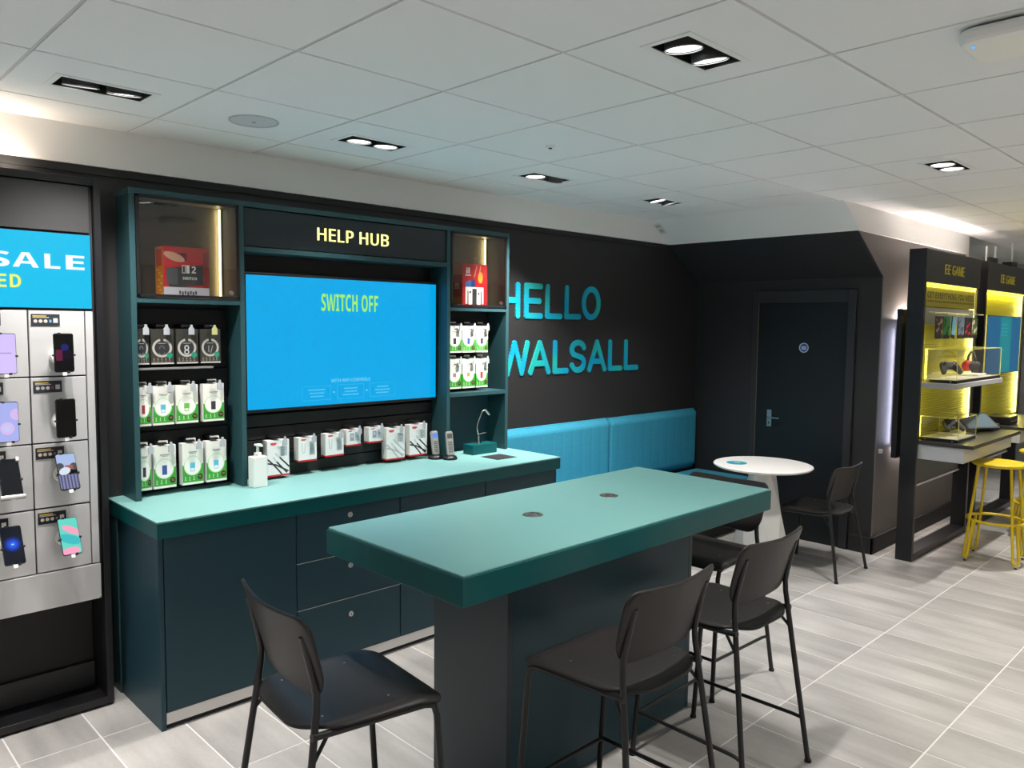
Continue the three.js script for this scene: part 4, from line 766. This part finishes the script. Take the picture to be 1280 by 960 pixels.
// ---------------------------------------------------------------- halo panel on the side wall
{
  const p = thing('halo_lit_panel', 'tall dark wall panel with a pale light halo beside the door corner', 'panel');
  obj('panel', bx(6.27, 7.75, 0.74, 1.88, -2.245, -2.205, 0.003), mat([0.018, 0.020, 0.028], 0.3), p);
  obj('spacer', bx(6.43, 7.66, 0.83, 1.77, -2.2975, -2.245), M.blackMatt, p);
  obj('led_strip', bx(6.405, 6.417, 0.83, 1.78, -2.285, -2.262), glow([0.72, 0.74, 1.0], 2), p);
  obj('led_strip', bx(6.43, 7.66, 0.808, 0.818, -2.285, -2.262), glow([1.0, 0.88, 0.82], 2), p);
  obj('led_strip', bx(6.43, 7.66, 1.793, 1.803, -2.285, -2.262), glow([1.0, 0.86, 0.80], 2), p);
  obj('cable_box', bx(6.160, 6.192, 0.778, 0.810, -2.2975, -2.272, 0.003), M.whitePlastic, p);
  const a = new THREE.RectAreaLight(new THREE.Color(0.72, 0.74, 1.0), 20, 0.02, 0.95); a.name = 'halo_side_light'; a.position.set(6.402, 1.305, -2.273); a.lookAt(5.0, 1.315, -2.32); scene.add(a);
  const c = new THREE.RectAreaLight(new THREE.Color(1, 0.85, 0.78), 220, 1.23, 0.02); c.name = 'halo_top_light'; c.position.set(7.045, 1.806, -2.262); c.lookAt(7.045, 2.8, -2.50); scene.add(c);
  const e = new THREE.RectAreaLight(new THREE.Color(1, 0.88, 0.82), 70, 1.23, 0.02); e.name = 'halo_bottom_light'; e.position.set(7.045, 0.805, -2.273); e.lookAt(7.045, -0.6, -2.32); scene.add(e);
  seat(p, 7.0, 0.74, -2.25);
}

// ---------------------------------------------------------------- gaming bays
function gameBay(label, x0, x1, panelBlue) {
  const b = thing('gaming_bay', label, 'display', undefined);
  const zb = -2.125, zf = -2.01, top = 2.315;
  obj('side_panel', bx(x0, x0 + 0.04, 0, top, zb, zf, 0.002), M.blackFrame, b);
  obj('side_panel', bx(x1 - 0.04, x1, 0, top, zb, zf, 0.002), M.blackFrame, b);
  obj('floor_rail', bx(x0 + 0.04, x1 - 0.04, 0, 0.055, zb, zf, 0.002), M.blackFrame, b);
  const hd = obj('header', bx(x0 + 0.002, x1 - 0.002, 2.073, top - 0.001, zb + 0.002, zf + 0.006, 0.002), mat([0.020, 0.022, 0.024], 0.4), b);
  const lx = x0 + 0.40, ch = mat([0.62, 0.55, 0.05], 0.4);
  [['E', 0, 0.06], ['E', 0.078, 0.138], ['G', 0.185, 0.262], ['A', 0.270, 0.345], ['M', 0.358, 0.436], ['E', 0.452, 0.508]].forEach(([t, a, c]) => obj('sign_letter', letters(t, lx + a * 0.91, lx + c * 0.91, 2.149, 2.222, zf + 0.006, 0.004, font), ch, hd));
  const xa = x0 + 0.042, xb = x1 - 0.042;
  const prof = []; for (let y = 0.92; y < 2.05; y += 0.019) prof.push([y, 0], [y + 0.0105, 0], [y + 0.011, 0.009], [y + 0.0185, 0.009]);
  const sh = new THREE.Shape(); sh.moveTo(0.92, -0.008); prof.forEach(([y, d]) => sh.lineTo(y, 0.004 - d)); sh.lineTo(2.07, 0.004); sh.lineTo(2.07, -0.008); sh.closePath();
  const rib = new THREE.ExtrudeGeometry(sh, { depth: xb - xa, bevelEnabled: false });     // shape x -> height, y -> outwards, depth -> along the bay
  rib.applyMatrix4(new THREE.Matrix4().makeBasis(new THREE.Vector3(0, 1, 0), new THREE.Vector3(0, 0, 1), new THREE.Vector3(1, 0, 0))).translate(xa, 0, -2.043);
  obj('ribbed_panel', rib, M.yellowSlat, b, 'yellow panel of fine horizontal ribs');
  obj('modesty_panel', bx(xa, xb, 0.545, 0.775, -2.10, -2.085, 0.002), mat([0.14, 0.14, 0.13], 0.8), b);
  obj('modesty_rail', bx(xa, xb, 0.53, 0.545, -2.105, -2.075, 0.001), M.alu, b);
  // lights down the sides and under the header
  const warm = new THREE.Color(1, 0.88, 0.20);
  for (const [x, w, k, f] of [[xb - 0.012, 0.016, 30, -1], [xa + 0.008, 0.008, 12, 1]]) {
    obj('led_strip', bx(x - w / 2, x + w / 2, 0.93, 2.06, -2.036, -2.024), glow([1, 0.93, 0.35], f < 0 ? 2.2 : 1.2), b);
    const q = new THREE.RectAreaLight(warm, k * 2.1, 0.014, 1.12); q.name = 'bay_led_light'; q.position.set(x + f * (w / 2 + 0.002), 1.495, -2.030); q.lookAt(x + f * 2, 1.495, -2.20); scene.add(q);
  }
  obj('led_strip', bx(xa + 0.02, xb - 0.02, 2.060, 2.072, -2.030, -2.012), glow([1, 0.90, 0.12], 1.6), b);
  const q = new THREE.RectAreaLight(warm, 34, xb - xa - 0.04, 0.02); q.name = 'bay_header_light'; q.position.set((xa + xb) / 2, 2.057, -2.02); q.lookAt((xa + xb) / 2, 0, -2.25); scene.add(q);
  // counter
  obj('counter_top', bx(x0 + 0.018, x1 - 0.018, 0.885, 0.912, -2.036, -1.645, 0.002), mat([0.035, 0.032, 0.030], 0.45), b);
  obj('counter_fascia', bx(x0 + 0.03, x1 - 0.03, 0.776, 0.884, -2.08, -1.705, 0.002), mat([0.52, 0.54, 0.56], 0.35), b, 'pale grey glossy fascia');
  if (!panelBlue) {
    obj('shelf', bx(x0 + 0.03, x1 - 0.03, 1.300, 1.338, -2.035, -1.79, 0.004), mat([0.42, 0.42, 0.43], 0.4), b);
    const tx = canvas(1024, 128, (g, w, h) => { g.fillStyle = '#a39a2c'; g.fillRect(0, 0, w, h); g.save(); g.fillStyle = '#23220f'; g.font = 'bold 58px sans-serif'; g.translate(24, 72); g.scale((w - 60) / g.measureText('GET EVERYTHING YOU NEED').width, 1); g.fillText('GET EVERYTHING YOU NEED', 0, 0); g.restore(); g.fillStyle = '#4a461c'; for (let x = 26; x < w - 40; x += 17) g.fillRect(x, 86, 9 + (x % 5), 13); });
    obj('sign_board', bx(xa + 0.01, xb - 0.03, 1.897, 2.045, -2.036, -2.018, 0.001), mat([0.36, 0.33, 0.03], 0.5), b);
    obj('sign_print', face(xb - xa - 0.044, 0.144).translate((xa + xb - 0.02) / 2, 1.971, -2.0175), new THREE.MeshPhysicalMaterial({ map: tx, roughness: 0.5 }), b);
    obj('hook_board', bx(xa + 0.01, xb - 0.03, 1.765, 1.89, -2.036, -2.022, 0.001), mat([0.42, 0.42, 0.38], 0.5), b);
    obj('hook_bar', [pipe([[xa + 0.03, 1.852, -1.955], [xb - 0.01, 1.852, -1.955]], 0.005), ...[0, 1, 2, 3, 4, 5].map((k) => pipe([[xa + 0.12 + k * 0.175, 1.858, -2.025], [xa + 0.12 + k * 0.175, 1.852, -1.952]], 0.004))], M.steel, b);
  } else {
    obj('screen', bx(x0 + 0.10, x1 - 0.10, 1.33, 1.86, -2.035, -2.012, 0.003), M.blackFrame, b);
    const tx = canvas(512, 256, (g, w, h) => { g.fillStyle = '#0c5a84'; g.fillRect(0, 0, w, h); g.fillStyle = '#0a7d86'; g.fillRect(190, 0, 170, h); g.fillStyle = '#2b9aa6'; for (let k = 0; k < 4; k++) g.fillRect(200, 34 + k * 16, 110, 5); g.fillRect(230, 150, 40, 6); });
    obj('screen_picture', face(x1 - x0 - 0.22, 0.51).translate((x0 + x1) / 2, 1.595, -2.0115), new THREE.MeshStandardMaterial({ color: 0, roughness: 0.3, emissive: 0xffffff, emissiveMap: tx, emissiveIntensity: 0.85 }), b);
  }
  return seat(b, (x0 + x1) / 2, 0, -2.06);
}
gameBay('black gaming bay with glass case shelf and yellow ribbed back', 6.12, 7.42, false);
gameBay('black gaming bay with a blue screen on its yellow ribbed back', 7.62, 8.92, true);
{
  const cards = [['#3a241e', '#c9b08a', 'dark brown game card hanging first from the door side'], ['#2f8c44', '#1d2a1e', 'green game card on the hook bar'], ['#7cc4e4', '#7cc4e4', 'narrow pale blue game card hanging askew'], ['#6c7a86', '#39424c', 'grey blue game card on the hook bar'], ['#1d1a1c', '#b4222c', 'black and red game card on the hook bar'], ['#4a5a34', '#c9bfa0', 'olive patterned game card at the end of the hook bar']];
  cards.forEach(([a, c, label], k) => {
    const p = thing('game_card', label, 'card', 'game cards on the hook bar'), x = 6.275 + k * 0.170, w = k === 2 ? 0.085 : 0.150;
    const t = canvas(64, 80, (g, W, H) => { g.fillStyle = a; g.fillRect(0, 0, W, H); g.fillStyle = c; for (let i = 0; i < 9; i++) { g.beginPath(); g.ellipse(6 + ((i * 23 + k * 11) % 54), 12 + ((i * 31 + k * 17) % 58), 4 + (i % 4) * 2.5, 3 + ((i + k) % 3) * 3, i, 0, 7); g.fill(); } g.fillStyle = '#1c1a1a'; g.fillRect(0, 68, W, 12); });
    obj('backing', bx(-w / 2, w / 2, -0.165, 0, -0.006, 0, 0.001), M.boxBlack, p);
    obj('print', face(w - 0.004, 0.160).translate(0, -0.083, 0.0004), new THREE.MeshPhysicalMaterial({ map: t, roughness: 0.4 }), p);
    obj('hang_tab', bx(-0.015, 0.015, 0, 0.022, -0.004, -0.002), M.clear, p);
    p.position.set(x, 1.826, -1.948); if (k === 2) p.rotation.z = -0.12;
  });
  // gamepad
  function pad(label, x, y, z, tilt, turn) {
    const p = thing('game_controller', label, 'controller', undefined), s = new THREE.Shape();
    s.moveTo(-0.05, 0.04); s.quadraticCurveTo(0, 0.03, 0.05, 0.04); s.quadraticCurveTo(0.085, 0.036, 0.09, -0.055); s.quadraticCurveTo(0.075, -0.082, 0.055, -0.05); s.quadraticCurveTo(0.035, -0.022, 0, -0.022); s.quadraticCurveTo(-0.035, -0.022, -0.055, -0.05); s.quadraticCurveTo(-0.075, -0.082, -0.09, -0.055); s.quadraticCurveTo(-0.085, 0.036, -0.05, 0.04);
    const body = obj('body', slab(s, 0.032, 0.010, 10), M.charcoal, p);
    for (const [a, c, r] of [[-0.05, 0.018, 0.012], [0.026, -0.008, 0.012]]) obj('thumb_stick', new THREE.CylinderGeometry(r, r * 0.7, 0.012, 18).rotateX(Math.PI / 2).translate(a, c, 0.037), M.blackFrame, body);
    obj('buttons', [0, 1, 2, 3].map((k) => new THREE.CylinderGeometry(0.005, 0.005, 0.004, 12).rotateX(Math.PI / 2).translate(0.052 + 0.013 * Math.cos(k * 1.571), 0.016 + 0.013 * Math.sin(k * 1.571), 0.033)), M.steel, body);
    obj('stand', bx(-0.03, 0.03, -0.085, -0.05, -0.03, 0.01, 0.003), M.clear, p);
    p.position.set(x, y, z); p.rotation.set(-tilt, turn, 0, 'YXZ'); return p;
  }
  function acrylic(label, x0, x1, y0, y1, z0, z1) {
    const c = thing('acrylic_case', label, 'case', undefined), t = 0.004;
    obj('tray', bx(x0, x1, y0, y0 + 0.022, z0, z1, 0.002), M.blackFrame, c);
    obj('tray_lining', bx(x0 + 0.012, x1 - 0.012, y0 + 0.022, y0 + 0.0235, z0 + 0.01, z1 - 0.012), mat([0.62, 0.60, 0.50], 0.6), c);
    const a = y0 + 0.0225; 
    for (const g of [face(x1 - x0 - 0.004, y1 - a).translate((x0 + x1) / 2, (a + y1) / 2, z1 - 0.002), face(x1 - x0 - 0.004, y1 - a).translate((x0 + x1) / 2, (a + y1) / 2, z0 + 0.002), face(z1 - z0 - 0.004, y1 - a).rotateY(Math.PI / 2).translate(x0 + 0.002, (a + y1) / 2, (z0 + z1) / 2), face(z1 - z0 - 0.004, y1 - a).rotateY(Math.PI / 2).translate(x1 - 0.002, (a + y1) / 2, (z0 + z1) / 2), face(x1 - x0 - 0.004, z1 - z0 - 0.004).rotateX(Math.PI / 2).translate((x0 + x1) / 2, y1, (z0 + z1) / 2)]) obj('acrylic_sheet', g, M.clear, c);
    const eg = mat([0.70, 0.68, 0.22], 0.3);
    obj('polished_edges', [bx(x0, x0 + t, a, y1, z1 - t, z1), bx(x1 - t, x1, a, y1, z1 - t, z1), bx(x0, x0 + t, a, y1, z0, z0 + t), bx(x1 - t, x1, a, y1, z0, z0 + t), bx(x0, x1, y1 - t / 2, y1 + t / 2, z1 - t, z1), bx(x0, x0 + t, y1 - t / 2, y1 + t / 2, z0, z1), bx(x1 - t, x1, y1 - t / 2, y1 + t / 2, z0, z1)], eg, c);
    for (const [sx, sz] of [[x0 - 0.001, z0 + 0.04], [x0 - 0.001, z1 - 0.04]]) obj('screw', new THREE.CylinderGeometry(0.006, 0.006, 0.004, 12).rotateZ(Math.PI / 2).translate(sx, y0 + 0.011, sz), M.chrome, c);
    return seat(c, (x0 + x1) / 2, y0, (z0 + z1) / 2);
  }
  acrylic('long clear acrylic case on the grey shelf of the gaming bay', 6.235, 7.34, 1.3385, 1.585, -2.02, -1.80);
  acrylic('small clear acrylic case on the black gaming counter', 6.20, 6.62, 0.9125, 1.09, -2.02, -1.76);
  pad('dark game controller leaning in the acrylic case on the shelf', 6.46, 1.445, -1.93, 0.55, -0.5);
  pad('dark game controller in the small case on the gaming counter', 6.42, 1.015, -1.88, 0.75, -0.4);
  const h = thing('gaming_headset', 'black and red gaming headset on a white base in the acrylic case', 'headset');
  const hx = 7.03, hy = 1.362, hz = -1.93;
  obj('head_band', new THREE.TorusGeometry(0.082, 0.010, 10, 30, Math.PI).rotateY(0.6).translate(hx, hy + 0.105, hz), M.blackFrame, h);
  for (const s of [-1, 1]) obj('ear_cup', new THREE.SphereGeometry(0.046, 20, 14).scale(0.55, 1, 1).rotateY(0.6).translate(hx + s * 0.078 * Math.cos(0.6), hy + 0.075, hz - s * 0.078 * Math.sin(0.6)), s < 0 ? M.charcoal : M.red, h);
  obj('base', bx(hx - 0.11, hx + 0.12, hy, hy + 0.018, hz - 0.07, hz + 0.08, 0.004), M.whitePlastic, h); seat(h, hx, hy, hz);
  const t = thing('handheld_console', 'slate handheld console propped up on the gaming counter', 'console');
  obj('body', slab(rrect(0.30, 0.19, 0.012), 0.018, 0.003).rotateX(-1.0).rotateY(-0.55).translate(6.98, 0.995, -1.86), M.charcoal, t);
  obj('screen', face(0.27, 0.16).translate(0, 0, 0.0185).rotateX(-1.0).rotateY(-0.55).translate(6.98, 0.995, -1.86), mat([0.10, 0.15, 0.18], 0.15), t);
  obj('stand', bx(6.93, 7.02, 0.9125, 0.975, -1.92, -1.85, 0.004), M.blackFrame, t); seat(t, 6.98, 0.9125, -1.86);
  const d = thing('game_dock', 'black console dock with small parts on the gaming counter', 'console');
  obj('body', bx(7.14, 7.36, 0.9125, 0.965, -1.95, -1.78, 0.012), M.blackFrame, d); obj('lid', bx(7.12, 7.34, 0.967, 0.985, -2.02, -1.86, 0.006).rotateZ(0), M.charcoal, d); obj('badge', bx(7.20, 7.24, 0.93, 0.945, -1.781, -1.778), M.chrome, d); seat(d, 7.25, 0.9125, -1.87);
  const z = thing('game_dock', 'black console dock on the counter below the blue screen', 'console');
  obj('body', bx(7.72, 7.98, 0.9125, 0.985, -1.99, -1.80, 0.012), M.blackFrame, z); obj('vent', bx(7.75, 7.95, 0.94, 0.95, -1.801, -1.799), M.steel, z); seat(z, 7.85, 0.9125, -1.9);
  // routers standing on the bay headers
  function router(label, x, rods) {
    const r = thing('wireless_router', label, 'router', undefined);
    obj('body', bx(x, x + 0.20, 2.3155, 2.365, -2.11, -2.03, 0.006), M.blackMatt, r);
    for (const [rx, y1] of rods) obj('antenna', bx(rx - 0.016, rx + 0.016, 2.33, y1, -2.075, -2.063, 0.005), M.whitePlastic, r, 'white antenna');
    return seat(r, x + 0.1, 2.3155, -2.07);
  }
  router('black router with two white antennas on the gaming bay header', 7.80, [[7.80, 2.462], [8.06, 2.475]]);
  router('black router with one tall white antenna on the gaming bay header', 8.45, [[8.60, 2.545]]);
  const wash = obj('led_strip', bx(6.2, 7.9, 2.3155, 2.322, -2.120, -2.108), glow([1, 0.9, 0.82], 2)); tag(wash, 'thin light strip lying on the gaming bay headers', 'light strip');
  const q = new THREE.RectAreaLight(new THREE.Color(1, 0.90, 0.80), 20, 1.7, 0.012); q.name = 'header_wash_light'; q.position.set(7.05, 2.325, -2.114); q.lookAt(7.05, 3.4, -2.42); scene.add(q);
}

// ---------------------------------------------------------------- yellow stools
{
  const s = thing('yellow_stool', 'yellow metal stool with hairpin legs before the first gaming bay', 'stool', 'yellow hairpin stools');
  const H = 0.735;
  obj('seat', new THREE.LatheGeometry([[0, H - 0.012], [0.12, H - 0.012], [0.165, H - 0.016], [0.178, H - 0.006], [0.178, H + 0.004], [0.165, H + 0.014], [0.10, H + 0.009], [0, H + 0.006]].map(([a, b]) => new THREE.Vector2(a, b)), 44), M.yellow, s);
  for (let k = 0; k < 4; k++) {
    const a = Math.PI / 4 + k * Math.PI / 2, c = Math.cos(a), d = Math.sin(a), px = -d, pz = c, P = (r, w, y) => [c * r + px * w, y, d * r + pz * w];
    obj('leg', pipe([P(0.150, 0.0, H - 0.014), P(0.228, 0.0, 0.040), P(0.230, -0.022, 0.013), P(0.228, -0.044, 0.040), P(0.190, -0.040, 0.31)], 0.0105, 0.03), M.yellow, s);
    obj('foot', cyl(P(0.230, -0.022, 0)[0], 0, 0.008, P(0.230, -0.022, 0)[2], 0.010, 0.010, 12), M.blackMatt, s);
  }
  obj('footrest_ring', new THREE.TorusGeometry(0.190, 0.0105, 10, 56).rotateX(Math.PI / 2).translate(0, 0.31, 0), M.yellow, s);
  s.position.set(6.655, 0, -1.605);
  dup(s, 'yellow metal stool with hairpin legs before the blue screen bay', [7.55, 0, -1.50], 0.3);
}

renderer.render(scene, camera);
